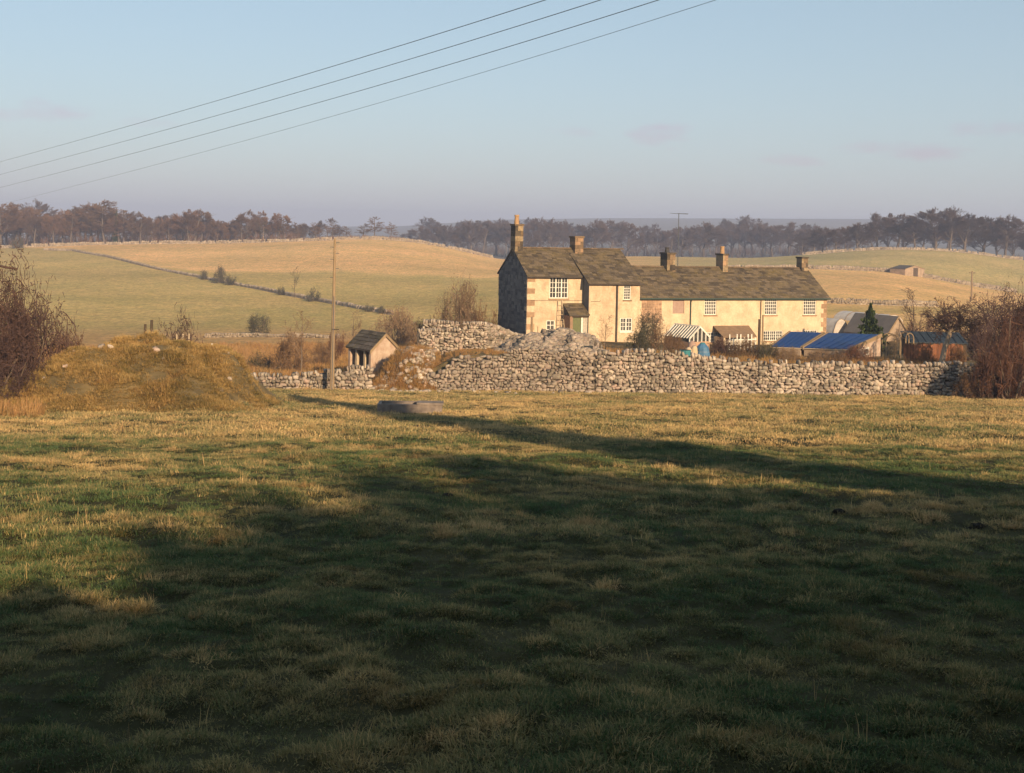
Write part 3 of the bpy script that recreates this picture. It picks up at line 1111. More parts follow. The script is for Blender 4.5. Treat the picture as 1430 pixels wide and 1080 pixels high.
def conifer(px, top, Y, hw_px, label, mat, me=CONE, name='conifer_tree', group=None):
    loc, h = place(px, top, Y)
    o = empty(name, loc, random.uniform(0, 6), label, 'tree', group)
    t_ = TRUNK1.build('trunk', MT['bark'], o)
    t_.scale = (h * .7, h * .7, h)
    m2 = me.copy()
    c_ = link_mesh('crown', m2, mat, o)
    hw = px2m(hw_px, Y)
    c_.scale = (hw, hw, h)
    return o


conifer(163, 293, 462, 6, 'small dark green conifer poking out of the left ridge wood', MT['needles'])
conifer(1216, 426, 99, 27, 'dark green garden conifer behind the blue roofed sheds', MT['needles'])


# ------------------------------------------------------------------ field walls far off
def far_wall(label, pix, h=.6, size=.6, mat='farwall', y0=100.0, name='field_wall'):
    W_ = []
    for i in range(len(pix) - 1):
        n = max(2, int(abs(pix[i + 1][0] - pix[i][0]) / 18))
        for k in range(n + (i == len(pix) - 2)):
            f = k / n
            g = ground_at(pix[i][0] + (pix[i + 1][0] - pix[i][0]) * f, pix[i][1] + (pix[i + 1][1] - pix[i][1]) * f, y0)
            W_.append((g.x, g.y, g.z - .15, g.z + h * random.uniform(.82, 1.12)))
    return stone_wall(name, label, [], MT[mat], size=size, world=W_, parts=False, thick=.6, rough=.1, both=True)


def far_wall_line(label, pix, Y, h, size=.65, mat='farwall'):
    W_ = []
    for px in np.arange(pix[0], pix[1] + 1, 14):
        x = ray(px, 345)[0] * Y
        z = Hs(x, Y)
        W_.append((x, Y, z - .15, z + h * random.uniform(.8, 1.1)))
    return stone_wall('field_wall', label, [], MT[mat], size=size, world=W_, parts=False, thick=.6, rough=.1, both=True)


random.seed(17)
far_wall('dry stone wall running diagonally down the left hillside fields', [(60, 350), (100, 351), (150, 360), (220, 377), (300, 393), (420, 417), (545, 440)])
far_wall_line('pale dry stone wall along the crest below the left ridge wood', (-40, 700), 447, 1.15, .8, 'farwall')
far_wall_line('dry stone wall crossing the right hillside past the little barn', (1000, 1430), 331, 1.1)
far_wall_line('pale dry stone wall on the crest of the right green hill', (1120, 1440), 448, 1.0, .8, 'farwall')
far_wall('low broken wall along the foot of the green hillside field', [(285, 472), (350, 471), (430, 472), (470, 473)], .4, .3, 'farwall')
far_wall('low stone wall in the meadow beyond the right end of the cottages', [(1100, 424), (1160, 424), (1230, 427), (1310, 429)], .9, .5, 'farwall')

# ------------------------------------------------------------------ near dry stone walls
random.seed(23)
stone_wall('garden_wall', 'long tall dry stone garden wall in front of the cottage row',
           [(829, None, 494, 70.85), (860, None, 490, 70.87), (900, None, 487, 70.9), (945, None, 490, 70.9), (990, None, 497, 70.92), (1050, None, 503, 70.95), (1150, None, 506, 71.0),
            (1250, None, 505, 71.05), (1345, None, 506, 71.1), (1400, None, 508, 71.1)], MT['wall'], size=.245, rough=.09, miss=.35)
stone_wall('tumbledown_wall', 'tumbledown retaining wall of rubble left of the straight joint below the tall house',
           [(585, None, 531, 70.95), (612, None, 516, 70.9), (640, None, 504, 70.85), (680, None, 497, 70.85), (720, None, 488, 70.85), (760, None, 484, 70.85), (800, None, 491, 70.85), (826, None, 496, 70.85)],
           MT['rubble'], size=.24, rough=.2, cope=False)
stone_wall('roadside_wall', 'low pale dry stone wall beside the telegraph pole and privy',
           [(338, None, 533, 70.0), (352, None, 523, 70.0), (400, None, 520, 70), (440, None, 519, 70), (470, None, 516, 70), (500, None, 511, 70), (519, None, 509, 70)], MT['wall'], size=.24, rough=.07, miss=.25)
stone_wall('enclosure_wall', 'square-ended stepped stone wall left of the tall house',
           [(583, 494, 460, 77), (644, 496, 459, 77.3), (645.5, 496, 450, 77.3), (679, 496, 450, 77.5)], MT['wall'], size=.21, rough=.03, base_drop=.35)
stone_wall('ramp_wall', 'pale stone wall sloping down from the enclosure to the tall house',
           [(681, 480, 450, 79), (700, 480, 456, 81), (720, 482, 465, 82), (757, 484, 473, 84)], MT['wall'], size=.27, rough=.03, base_drop=.3)
stone_wall('back_wall', 'pale bit of wall with coping showing above the stepped enclosure wall',
           [(590, 470, 447, 88), (606, 470, 447, 88), (640, 472, 450, 88)], MT['wall'], size=.25, rough=.02, base_drop=.3)


BANK = []


def heap(name, label, prof, Y, depth, n, mat, size=(.12, .30), limit=300, core='core'):
    """a spill of loose stones; prof: (px, top_py)"""
    X = np.array([at(a, b, Y).x for a, b in prof])
    Zt = np.array([at(a, b, Y).z for a, b in prof])
    xs = np.arange(X[0], X[-1], .25)
    ys = np.linspace(Y - depth, Y + depth * .8, 15)
    XX, YY = np.meshgrid(xs, ys)
    g = H(XX.ravel(), YY.ravel()).reshape(XX.shape)
    hh = np.maximum(0, np.interp(XX, X, Zt) - Hs(X[len(X) // 2], Y))
    hgt = np.maximum(np.interp(XX, X, Zt) - g + .2 * np.sin(XX * 2.3 + YY) + .16 * np.sin(XX * 4.1 - YY * 2.2) + .3 * (vnoise(XX / .7, YY / .6, 12) - .5), 0) * np.clip(1 - ((YY - Y) / depth) ** 2, 0, 1)
    root = empty(name, (float(X.mean()), Y, Hs(float(X.mean()), Y)), 0, label, 'rubble')
    o0 = np.array(root.location)
    nn = len(xs)
    k = np.arange((len(ys) - 1) * (nn - 1))
    q = k // (nn - 1) * nn + k % (nn - 1)
    zz = g + hgt - .12
    me = np_mesh('core', np.stack([XX.ravel(), YY.ravel(), zz.ravel()], -1) - o0, np.stack([q, q + 1, q + nn + 1, q + nn], -1))
    link_mesh('core', me, MT[core], root)
    if core == 'bank':
        for _ in range(1700):
            a, b = random.randrange(len(ys)), random.randrange(nn)
            fy = random.random()
            a2 = min(a + 1, len(ys) - 1)
            BANK.append((XX[a, b] + random.uniform(-.15, .15), YY[a, b] * (1 - fy) + YY[a2, b] * fy, zz[a, b] * (1 - fy) + zz[a2, b] * fy - .03))
    st = []
    for _ in range(n):
        i = random.uniform(0, 1) * (len(ys) * .62)
        j = random.uniform(0, nn - 1)
        a, b = int(i), int(j)
        fy = random.random()
        a2 = min(a + 1, len(ys) - 1)
        p = Vector((XX[a, b] + random.uniform(0, .25), YY[a, b] * (1 - fy) + YY[a2, b] * fy, zz[a, b] * (1 - fy) + zz[a2, b] * fy + .08))
        if hgt[a, b] < .06 and random.random() < .75:
            continue
        s = random.uniform(*size)
        st.append((p, (random.uniform(-.6, .6), random.uniform(-.6, .6), random.uniform(0, 6)), (s * 1.25, s, s * .75)))
    put_stones(st, mat, root, limit)


heap('rubble_heap', 'heap of loose limestone rubble in front of the tall house porch', [(692, 492), (706, 482), (720, 479), (732, 472), (745, 467), (756, 468), (766, 464), (785, 468), (797, 464), (810, 467), (820, 469), (829, 480), (838, 491), (846, 497)], 76.5, 3.0, 2600, MT['rubble'], size=(.15, .38))
heap('rubble_spill', 'spill of pale stones and turf sloping down to the privy', [(514, 541), (530, 524), (548, 506), (562, 492), (574, 484), (584, 483), (596, 492), (612, 505)], 73.5, 3.0, 460, MT['wall'], core='bank')

# ------------------------------------------------------------------ the houses
TH = R(20)
A0 = at(735, 474, 98.0)
A0.z = Hs(A0.x, A0.y) - .05
cT, sT = math.cos(TH), math.sin(TH)


def fac(px, py, v):
    """point of the photograph on the vertical plane at depth v behind the tall house front -> (u, z) in house axes"""
    kx, kz = ray(px, py)
    Y = (v - A0.x * sT + A0.y * cT) / (cT - kx * sT)
    x = kx * Y
    u = (x - A0.x) * cT + (Y - A0.y) * sT
    return u, CZ + kz * Y - A0.z


def wall_holes(mb, u0, u1, z0, z1, v, holes, rev=.16):
    us = sorted({u0, u1} | {h[0] for h in holes} | {h[1] for h in holes})
    zs = sorted({z0, z1} | {h[2] for h in holes} | {h[3] for h in holes})
    for i in range(len(us) - 1):
        for j in range(len(zs) - 1):
            cu, cz = (us[i] + us[i + 1]) / 2, (zs[j] + zs[j + 1]) / 2
            if any(h[0] < cu < h[1] and h[2] < cz < h[3] for h in holes):
                continue
            mb.quad((us[i], v, zs[j]), (us[i + 1], v, zs[j]), (us[i + 1], v, zs[j + 1]), (us[i], v, zs[j + 1]))
    for a, b, c_, d in holes:
        mb.quad((a, v, c_), (a, v + rev, c_), (a, v + rev, d), (a, v, d))
        mb.quad((b, v, c_), (b, v, d), (b, v + rev, d), (b, v + rev, c_))
        mb.quad((a, v, c_), (b, v, c_), (b, v + rev, c_), (a, v + rev, c_))
        mb.quad((a, v, d), (a, v + rev, d), (b, v + rev, d), (b, v, d))


def window(parent, h, v, lights, cols, rows_, bar=.035, fr=.06, glass='glass', lintel=None, sill=None, label=None, mull=.09):
    a, b, c_, d = h
    f = MB()
    y0, y1 = v + .05, v + .12
    f.box(a + .002, a + fr, y0, y1, c_ + .002, d - .002)
    f.box(b - fr, b - .002, y0, y1, c_ + .002, d - .002)
    f.box(a + fr, b - fr, y0, y1, c_ + .002, c_ + fr)
    f.box(a + fr, b - fr, y0, y1, d - fr, d - .002)
    wl_ = (b - a - 2 * fr) / lights
    w_ = f.build('window', MT['white'], parent)
    if label:
        w_['label'] = label
    bars = MB()
    panes = []
    for i in range(lights):
        l0, l1 = a + fr + i * wl_, a + fr + (i + 1) * wl_
        if i:
            bars.box(l0 - mull / 2, l0 + mull / 2, y0 + .001, y1 - .001, c_ + fr, d - fr)
        x0, x1 = l0 + (mull / 2 if i else 0), l1 - (mull / 2 if i < lights - 1 else 0)
        for k in range(1, cols):
            x = x0 + (x1 - x0) * k / cols
            bars.box(x - bar / 2, x + bar / 2, y0 + .012, y1 - .012, c_ + fr, d - fr)
        for k in range(1, rows_):
            z = c_ + fr + (d - c_ - 2 * fr) * k / rows_
            bars.box(x0, x1, y0 + .014, y1 - .014, z - bar / 2, z + bar / 2)
        panes.append((x0, x1))
    if bars.v:
        bars.build('glazing_bars', MT['white'], w_)
    for x0, x1 in panes:
        MB().box(x0, x1, v + .10, v + .11, c_ + fr, d - fr).build('pane', MT[glass], w_)
    if lintel:
        MB().box(a - .1, b + .1, v - .025, v - .003, d + .004, d + .16).build('lintel', MT[lintel], w_)
    if sill:
        MB().box(a - .08, b + .08, v - .07, v + .04, c_ - .1, c_ - .004).build('sill', MT[sill], w_)
    return w_


def slates(origin, ux, up, L, S, course=.3, w=(.28, .55), th=.035, inset=.0, u_of=None):
    """joined stone slates on a slope; origin = eave left corner, ux = unit along the eave, up = unit up the slope"""
    mb = MB()
    ux, up = Vector(ux), Vector(up)
    n = ux.cross(up).normalized()
    if n.z < 0:
        n = -n
    s = 0.0
    k = 0
    while s < S - .04:
        cs = course * (1 - .35 * s / S)
        e = min(cs, S - s)
        x = -random.uniform(0, .25)
        while x < L:
            wd = random.uniform(*w)
            a, b = max(x, 0), min(x + wd - .012, L)
            if b - a > .05:
                dz = random.uniform(-.006, .010)
                dl = random.uniform(-.018, .012)
                lo = Vector(origin) + ux * a + up * (s + dl) + n * (th * .9 + dz)
                lo2 = lo + ux * (b - a)
                hi, hi2 = lo + up * (e + .06) - n * (th * .85), lo2 + up * (e + .06) - n * (th * .85)
                mb.hexa([lo - n * th, lo2 - n * th, hi2 - n * th, hi - n * th, lo, lo2, hi2, hi])
            x += wd
        s += e
    return mb


def chimney(parent, u0, u1, v0, v1, z0, z1, mats, courses=5, pots=(), blocks=True, cap='chim_dark'):
    t = MB().box(u0 + .02, u1 - .02, v0 + .02, v1 - .02, z0, z1 - .02).build('chimney', MT['chim_dark'], parent)
    hz = (z1 - .14 - z0) / courses
    for k in range(courses):
        za, zb_ = z0 + k * hz, z0 + (k + 1) * hz - .012
        sp = u0 + (u1 - u0) * (.33 if k % 2 else .66)
        for x0, x1 in ((u0, sp - .006), (sp + .006, u1)):
            MB().box(x0, x1, v0, v1, za, zb_).build('stone', MT[mats[(k * 2 + (x0 != u0)) % len(mats)]], t)
    MB().box(u0 - .06, u1 + .06, v0 - .06, v1 + .06, z1 - .135, z1).build('cap', MT[cap], t)
    for (pu, pv, r, h, m) in pots:
        MB().tube([(pu, pv, z1), (pu, pv, z1 + h * .8), (pu, pv, z1 + h * .82), (pu, pv, z1 + h)], [r, r * .82, r * .98, r * .95], 12).build('chimney_pot', MT[m], t, smooth=False)
    return t


house = empty('tall_house', A0, TH, 'tall cream-rendered house with dark gable at the left end of the cottages', 'house')
D1 = 6.5
uL = fac(817, 440, 0)[0]
zE = fac(775, 384, 0)[1]
PW = 1.15                                     # the right half stands forward by this much
uW0, uW1 = fac(822, 440, -PW)[0], fac(893, 440, -PW)[0]
zEW = fac(858, 394, -PW)[1]
zR = fac(790, 347, D1 / 2)[1]
slope1 = (zR - zE) / (D1 / 2)
slopeW = (zR - zEW) / (D1 / 2 + PW)


def hole(px0, px1, py0, py1, v):
    pm = (py0 + py1) / 2
    a, b = fac(px0, pm, v)[0], fac(px1, pm, v)[0]
    xm = (px0 + px1) / 2
    return (a, b, fac(xm, py1, v)[1], fac(xm, py0, v)[1])


w_up = hole(767.5, 793.5, 387, 417, 0)
w_lo = hole(763, 775, 447.5, 461.5, 0)
w_wu = hole(871, 881, 398.5, 419, -PW)
w_wl = hole(866, 883, 444, 463, -PW)
mb = MB()
wall_holes(mb, 0, uW0, -1.2, zE, 0, [w_up, w_lo])
mb.quad((uW0, 0, -1.2), (uW1, 0, -1.2), (uW1, 0, zE), (uW0, 0, zE))
mb.build('front_wall', MT['render'], house)
mb = MB()
wall_holes(mb, uW0, uW1, -1.2, zEW, -PW, [w_wu, w_wl])
mb.build('wing_wall', MT['render'], house)
mb = MB()
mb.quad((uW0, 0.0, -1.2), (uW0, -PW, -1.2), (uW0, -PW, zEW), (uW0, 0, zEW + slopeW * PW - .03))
mb.build('wing_side_wall', MT['gable'], house)  # left-facing side of the wing, its shade put into the dark colour
mb = MB()
mb.quad((uW1, -PW, -1.2), (uW1, D1, -1.2), (uW1, D1, zE), (uW1, D1 / 2, zR), (uW1, 0, zEW + slopeW * PW - .03), (uW1, -PW, zEW))
mb.quad((0, D1, -1.2), (0, D1, zE), (uW1, D1, zE), (uW1, D1, -1.2))
mb.build('back_wall', MT['render'], house)
mb = MB()
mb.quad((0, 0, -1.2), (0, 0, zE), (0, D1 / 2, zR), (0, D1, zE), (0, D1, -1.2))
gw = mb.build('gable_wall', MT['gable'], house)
gw['label'] = 'dark blackened left gable wall of the tall house'
# coursed stones of the shaded gable, standing a little proud
gst = []
random.seed(31)
zz = -.6
while zz < zR - .3:
    hz = random.uniform(.2, .3)
    vmax = D1 if zz < zE else D1 / 2 + (zR - zz - hz) / slope1
    v = 0.05 if zz < zE else D1 - vmax
    while v < vmax - .1:
        wd = random.uniform(.3, .75)
        ww = min(wd, vmax - v)
        gst.append((0.0, v, ww, zz, hz))
        v += wd
    zz += hz
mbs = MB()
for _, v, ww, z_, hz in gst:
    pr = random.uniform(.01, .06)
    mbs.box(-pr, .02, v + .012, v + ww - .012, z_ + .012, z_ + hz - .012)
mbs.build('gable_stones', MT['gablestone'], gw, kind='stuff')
window(house, w_up, 0, 3, 2, 4, fr=.07, lintel='quoin', sill='quoin', label='wide three-light upper window of the tall house')
window(house, w_lo, 0, 1, 2, 2, bar=.05, fr=.07, sill='white')
window(house, w_wu, -PW, 1, 3, 5, fr=.06, lintel='wood', sill='wood')
window(house, w_wl, -PW, 2, 2, 3, fr=.07, sill='white', glass='glass')
# quoins up the front left corner
z = -.5
k = 0
while z < zE - .45:
    h = random.uniform(.38, .5)
    wdt = .62 if k % 2 else .36
    MB().box(-.022, wdt, -.022, .3 if k % 2 else .55, z + .01, z + h - .012).build('quoin', MT['quoin' if k % 2 else 'render'], house)
    z += h
    k += 1
# roofs
un = Vector((1, 0, 0))
sl = Vector((0, D1 / 2, zR - zE)).normalized()
ov = .22
random.seed(37)
LW = uW1 + .25 + .1
rf = MB()
e0 = Vector((-.1, -ov, zE - slope1 * ov))
S1 = (Vector((0, D1 / 2, zR)) - Vector((0, -ov, zE - slope1 * ov))).length
SW = (Vector((0, D1 / 2, zR)) - Vector((0, -PW - ov, zEW - slopeW * ov))).length
thk = Vector((0, 0, -.1))
rf.prism([e0, e0 + un * (uW0 - .15 + .1), Vector((uW0 - .15, D1 / 2, zR)), Vector((-.1, D1 / 2, zR))], thk)
e1 = Vector((uW0 - .15, -PW - ov, zEW - slopeW * ov))
rf.prism([e1, e1 + un * (uW1 + .25 - uW0 + .15), Vector((uW1 + .25, D1 / 2, zR)), Vector((uW0 - .15, D1 / 2, zR))], thk)
rf.prism([Vector((-.1, D1 / 2, zR)), Vector((uW1 + .25, D1 / 2, zR)), Vector((uW1 + .25, D1 + ov, zE - slope1 * ov)), Vector((-.1, D1 + ov, zE - slope1 * ov))], thk)
roof1 = rf.build('roof', MT['slate_dark'], house)
slates(e0, un, sl, uW0 - .15 + .1, S1).build('slates', MT['slate'], roof1, kind='stuff')
slates(e1, un, Vector((0, D1 / 2 + PW, zR - zEW)).normalized(), uW1 + .25 - uW0 + .15, SW).build('slates', MT['slate'], roof1, kind='stuff')
u = -.1
while u < uW1 + .2:
    l = random.uniform(.4, .6)
    MB().hexa([(u, D1 / 2 - .17, zR - .03), (u + l - .015, D1 / 2 - .17, zR - .03), (u + l - .015, D1 / 2 + .17, zR - .03), (u, D1 / 2 + .17, zR - .03),
               (u, D1 / 2 - .04, zR + .07), (u + l - .015, D1 / 2 - .04, zR + .07), (u + l - .015, D1 / 2 + .04, zR + .07), (u, D1 / 2 + .04, zR + .07)]).build('ridge_stone', MT['ridge'], roof1)
    u += l
MB().tube([(-.05, -ov - .03, zE - slope1 * ov - .06), (uW0 - .2, -ov - .03, zE - slope1 * ov - .06)], .05, 6).build('gutter', MT['darkpipe'], house)
MB().tube([(uW0 - .1, -PW - ov - .03, zEW - slopeW * ov - .06), (uW1 + .2, -PW - ov - .03, zEW - slopeW * ov - .06)], .05, 6).build('gutter', MT['darkpipe'], house)
up_ = fac(861, 430, -PW)[0]
MB().tube([(up_, -PW - ov, zEW - slopeW * ov - .08), (up_, -PW - .1, zEW - .35), (up_, -PW - .09, .2), (up_, -PW - .09, -.6)], .07, 8).build('drainpipe', MT['darkpipe'], house)
ua, za = fac(741, 420, -.02)
ub, zb = fac(817, 420, -.02)
MB().tube([(ua, -.03, za), (ub, -.03, zb)], .012, 4).build('cable', MT['darkpipe'], house)
ub2, zb2 = fac(838, 420, -PW)
MB().tube([(ub, -PW - .03, zb), (ub2, -PW - .03, zb), (ub2, -PW - .03, zb + .1)], .012, 4).build('cable', MT['darkpipe'], house)
# chimneys
vc = D1 / 2
a, zt = fac(720, 313, vc - .5)
b = fac(731, 313, vc - .5)[0]
chimney(house, a, b, vc - .5, vc + .55, zR - .7, zt, ['chim_dark', 'chim_light', 'chim_light', 'chim_dark', 'brick'], 6, [((a + b) / 2 - .05, vc, .2, .72, 'pot')], cap='brick')
a, zt = fac(803.5, 330, vc - .75)
b = fac(815, 330, vc - .75)[0]
chimney(house, a, b, vc - .75, vc + .35, zR - .85, zt, ['brick', 'brick', 'quoin'], 6, cap='brick')
# porch beside the wing
pu0, pu1 = fac(796, 450, -1.3)[0], fac(822.5, 450, -1.3)[0]
pzt, pze = fac(800, 424, 0)[1], fac(809, 440, -1.45)[1]
PD = 1.3
por = MB().prism([Vector((pu0 - .12, -PD - .15, pze)), Vector((pu1, -PD - .15, pze)), Vector((pu1, -.02, pzt)), Vector((pu0 - .12, -.02, pzt))], (0, 0, -.08)).build('porch_roof', MT['slate_dark'], house)
slates((pu0 - .12, -PD - .15, pze), un, Vector((0, PD + .13, pzt - pze)).normalized(), pu1 - pu0 + .12, math.hypot(PD + .13, pzt - pze), .26).build('slates', MT['slate'], por, kind='stuff')
du0, du1 = fac(800, 452, -PD)[0], fac(812, 452, -PD)[0]
mb = MB()
mb.box(pu0, du0, -PD, -.01, -1, pze - .1)
pw = mb.build('porch_wall', MT['redstone'], house)
MB().box(du0 + .01, du1 - .01, -PD + .12, -PD + .17, -1, pze - .2).build('door', MT['green_door'], house)
MB().box(du1, du1 + .12, -PD + .05, -PD + .2, -1, pze - .1).build('door_post', MT['white'], house)
MB().box(du1 + .13, pu1 - .08, -PD + .1, -PD + .14, -1, pze - .1).build('door_side_panel', MT['curtain'], house)
MB().box(du0 - .05, pu1, -PD - .02, -PD + .1, pze - .2, pze - .08).build('porch_beam', MT['wood_dark'], house)

# ladder leaning on the front
lu0, lz0 = fac(787, 462, -.9)
lu1, lz1 = fac(779, 420, -.06)
lad = empty('ladder', (0, 0, 0), 0, 'pale wooden ladder leaning on the tall house beside the porch', 'ladder')
lad.matrix_basis = house.matrix_basis.copy()
for s in (0, .36):
    MB().tube([(lu0 + s - .18, -.95, -.5), (lu1 + s, -.07, lz1)], .028, 5).build('rail', MT['wood_pale'], lad)
for k in range(9):
    f = .1 + k * .1
    p = Vector((lu0 - .18, -.95, -.5)).lerp(Vector((lu1, -.07, lz1)), f)
    MB().tube([p, p + Vector((.36, 0, 0))], .018, 5).build('rung', MT['wood_pale'], lad)

# ---- the long row
row = empty('cottage_row', A0, TH, 'long low row of cream-rendered cottages to the right of the tall house', 'house')
D2 = 6.8
VR = 0.0
rU0, rU1 = uW1 + .003, fac(1154, 440, VR)[0]
zE2 = fac(1020, 413.5, VR)[1]
zR2 = fac(1010, 373.5, D2 / 2)[1]
slope2 = (zR2 - zE2) / (D2 / 2)
wins = {'boarded': hole(939.5, 955.5, 415.5, 438, VR), 'w1': hole(984, 1000.5, 416, 440, VR), 'w2': hole(1068, 1085, 415.5, 440, VR), 'w3': hole(1122, 1139.5, 415.5, 440, VR),
        'l1': hole(987, 1008, 464, 478, VR), 'l2': hole(1066, 1093, 462, 476, VR), 'l3': hole(1122, 1141, 461, 477, VR)}
wins = {k: (h[0], h[1], h[2], min(h[3], zE2 - .12)) for k, h in wins.items()}
mb = MB()
wall_holes(mb, rU0, rU1, -2.0, zE2, VR, list(wins.values()))
mb.build('front_wall', MT['render2'], row)
mb = MB()
mb.quad((rU1, VR, -2.0), (rU1, D2, -2.0), (rU1, D2, zE2), (rU1, D2 / 2, zR2), (rU1, VR, zE2))
mb.quad((rU0, D2, -2.0), (rU0, D2, zE2), (rU1, D2, zE2), (rU1, D2, -2.0))
mb.build('back_wall', MT['render2'], row)
h = wins['boarded']
bw = MB().box(h[0] + .01, h[1] - .01, VR + .06, VR + .09, h[2] + .01, h[3] - .01).build('boarded_window', MT['pinkbag'], row)
bw['label'] = 'boarded window with pinkish panel'
for k, (li, co, ro) in {'w1': (1, 6, 5), 'w2': (1, 6, 5), 'w3': (1, 6, 5), 'l1': (2, 4, 3), 'l2': (3, 3, 3), 'l3': (2, 3, 3)}.items():
    window(row, wins[k], VR, li, co, ro, bar=.04, fr=.06, sill='quoin', mull=.07)
h = wins['w1']
# coursed stone patch next to the wing
pa, pb = fac(896, 428, VR)[0], fac(924, 428, VR)[0]
z = fac(910, 441, VR)[1] - .6
random.seed(41)
while z < zE2 - .2:
    hz = random.uniform(.17, .23)
    x = max(pa, rU0 + .05)
    while x < pb - .1:
        wd = random.uniform(.3, .6)
        MB().box(x + .01, min(x + wd, pb) - .01, VR - .022 - random.uniform(0, .02), VR + .01, z + .01, z + hz - .01).build('stone', MT['redstone'], row)
        x += wd
    z += hz
z = -1
k = 0
while z < zE2 - .4:
    hz = random.uniform(.34, .45)
    MB().box(rU1 - (.5 if k % 2 else .28), rU1 + .02, VR - .022, VR + .3, z + .01, z + hz - .01).build('quoin', MT['quoin'], row)
    z += hz
    k += 1
ov2 = .25
e2 = Vector((rU0 - .05, VR - ov2, zE2 - slope2 * ov2))
RL = rU1 + .2 - rU0 + .05
sl2 = Vector((0, D2 / 2, zR2 - zE2)).normalized()
S2 = (Vector((0, D2 / 2, zR2)) - Vector((0, -ov2, zE2 - slope2 * ov2))).length
rf = MB()
rf.prism([e2, e2 + un * RL, Vector((rU1 + .2, D2 / 2, zR2)), Vector((rU0 - .05, D2 / 2, zR2))], thk)
rf.prism([Vector((rU0 - .05, D2 / 2, zR2)), Vector((rU1 + .2, D2 / 2, zR2)), Vector((rU1 + .2, D2 + ov2, zE2 - slope2 * ov2)), Vector((rU0 - .05, D2 + ov2, zE2 - slope2 * ov2))], thk)
roof2 = rf.build('roof', MT['slate_dark'], row)
slates(e2, un, sl2, RL, S2).build('slates', MT['slate'], roof2, kind='stuff')
u = rU0
while u < rU1 + .1:
    l = random.uniform(.45, .65)
    MB().hexa([(u, D2 / 2 - .17, zR2 - .03), (u + l - .015, D2 / 2 - .17, zR2 - .03), (u + l - .015, D2 / 2 + .17, zR2 - .03), (u, D2 / 2 + .17, zR2 - .03),
               (u, D2 / 2 - .04, zR2 + .07), (u + l - .015, D2 / 2 - .04, zR2 + .07), (u + l - .015, D2 / 2 + .04, zR2 + .07), (u, D2 / 2 + .04, zR2 + .07)]).build('ridge_stone', MT['ridge'], roof2)
    u += l
MB().tube([(rU0, VR - ov2 - .04, zE2 - slope2 * ov2 - .07), (rU1 + .15, VR - ov2 - .04, zE2 - slope2 * ov2 - .07)], .06, 6).build('gutter', MT['gutter'], row)
for px, m_, r_ in ((964, 'gutter', .045), (1062, 'wood', .03)):
    u = fac(px, 430, VR)[0]
    MB().tube([(u, VR - ov2 - .04, zE2 - .2), (u, VR - .09, zE2 - .5), (u, VR - .08, -.6)], r_, 6).build('drainpipe', MT[m_], row)
vc = D2 / 2
for (pa, pb, ptop, mats, pots, dep) in ((932, 943.5, 353, ['chim_dark', 'brick', 'chim_light'], 'pot_dark', .62), (1010, 1017, 354.5, ['chim_light', 'quoin', 'chim_light'], 'pot', .6), (1120, 1128.5, 359, ['chim_light', 'brick', 'chim_dark'], None, .42)):
    a, zt = fac(pa, ptop, vc - dep)
    b = fac(pb, ptop, vc - dep)[0]
    pots_ = [((a + b) / 2 - (.1 if pots == 'pot_dark' else 0), vc, .2, .42 if pots == 'pot_dark' else .6, pots)] if pots else []
    chimney(row, a, b, vc - dep, vc + dep, zR2 - .7, zt, mats, 4, pots_, cap='chim_dark')
# porch lean-to on the row
qa, qz0 = fac(1009, 472, -1.6)
qb = fac(1056, 470, -1.6)[0]
qt0, qzt = fac(1010, 455, -.02)
qt1 = fac(1041, 455, -.02)[0]
qze = fac(1033, 470, -1.6)[1]
lt = MB().prism([Vector((qa, -1.7, qze)), Vector((qb, -1.7, qze)), Vector((qt1 + .3, -.03, qzt)), Vector((qa, -.03, qzt))], (0, 0, -.09)).build('porch_roof', MT['porchroof'], row)
MB().box(qa + .1, qa + .25, -1.6, -.01, -1.2, qze - .1).build('porch_wall', MT['render2'], row)
MB().box(qb - .35, qb - .2, -1.6, -.01, -1.2, qze - .1).build('porch_wall', MT['render2'], row)
MB().box(qa + .25, qb - .35, -1.1, -1.0, -1.2, qze + .1).build('porch_screen', MT['curtain'], row)
# television aerial
ae = empty('television_aerial', (0, 0, 0), 0, 'thin television aerial on a tall mast above the cottage row roof', 'aerial')
ae.matrix_basis = house.matrix_basis.copy()
u, zt = fac(948, 298, vc + .4)
MB().tube([(u, vc + .4, zR2 - .4), (u, vc + .4, zt)], .03, 6).build('mast', MT['metal'], ae)
MB().tube([(u - .75, vc + .4, zt - .02), (u + .85, vc + .4, zt - .06)], .018, 5).build('boom', MT['metal'], ae)
for k in range(7):
    x = u - .7 + k * .24
    MB().tube([(x, vc + .1, zt - .02), (x, vc + .7, zt - .02)], .010, 4).build('element', MT['metal'], ae)


# ------------------------------------------------------------------ sheds and garden buildings
class Frame:
    """an object's own axes: u to the right along its front, v to the back, turned by th; origin on the ground under the front left corner"""
    def __init__(self, px, py, Y, th):
        self.o = at(px, py, Y)
        self.th = th
        self.c, self.s = math.cos(th), math.sin(th)
        self.g = Hs(self.o.x, self.o.y)
        self.o.z = self.g

    def on_front(self, px, py, v=0.0):
        kx, kz = ray(px, py)
        Y = (v - self.o.x * self.s + self.o.y * self.c) / (self.c - kx * self.s)
        return (kx * Y - self.o.x) * self.c + (Y - self.o.y) * self.s, CZ + kz * Y - self.g

    def on_side(self, px, py, u=0.0):
        kx, kz = ray(px, py)
        # x = ox + u c - v s ; y = oy + u s + v c
        v = ((self.o.x + u * self.c) - kx * (self.o.y + u * self.s)) / (self.s + kx * self.c)
        Y = self.o.y + u * self.s + v * self.c
        return v, CZ + kz * Y - self.g


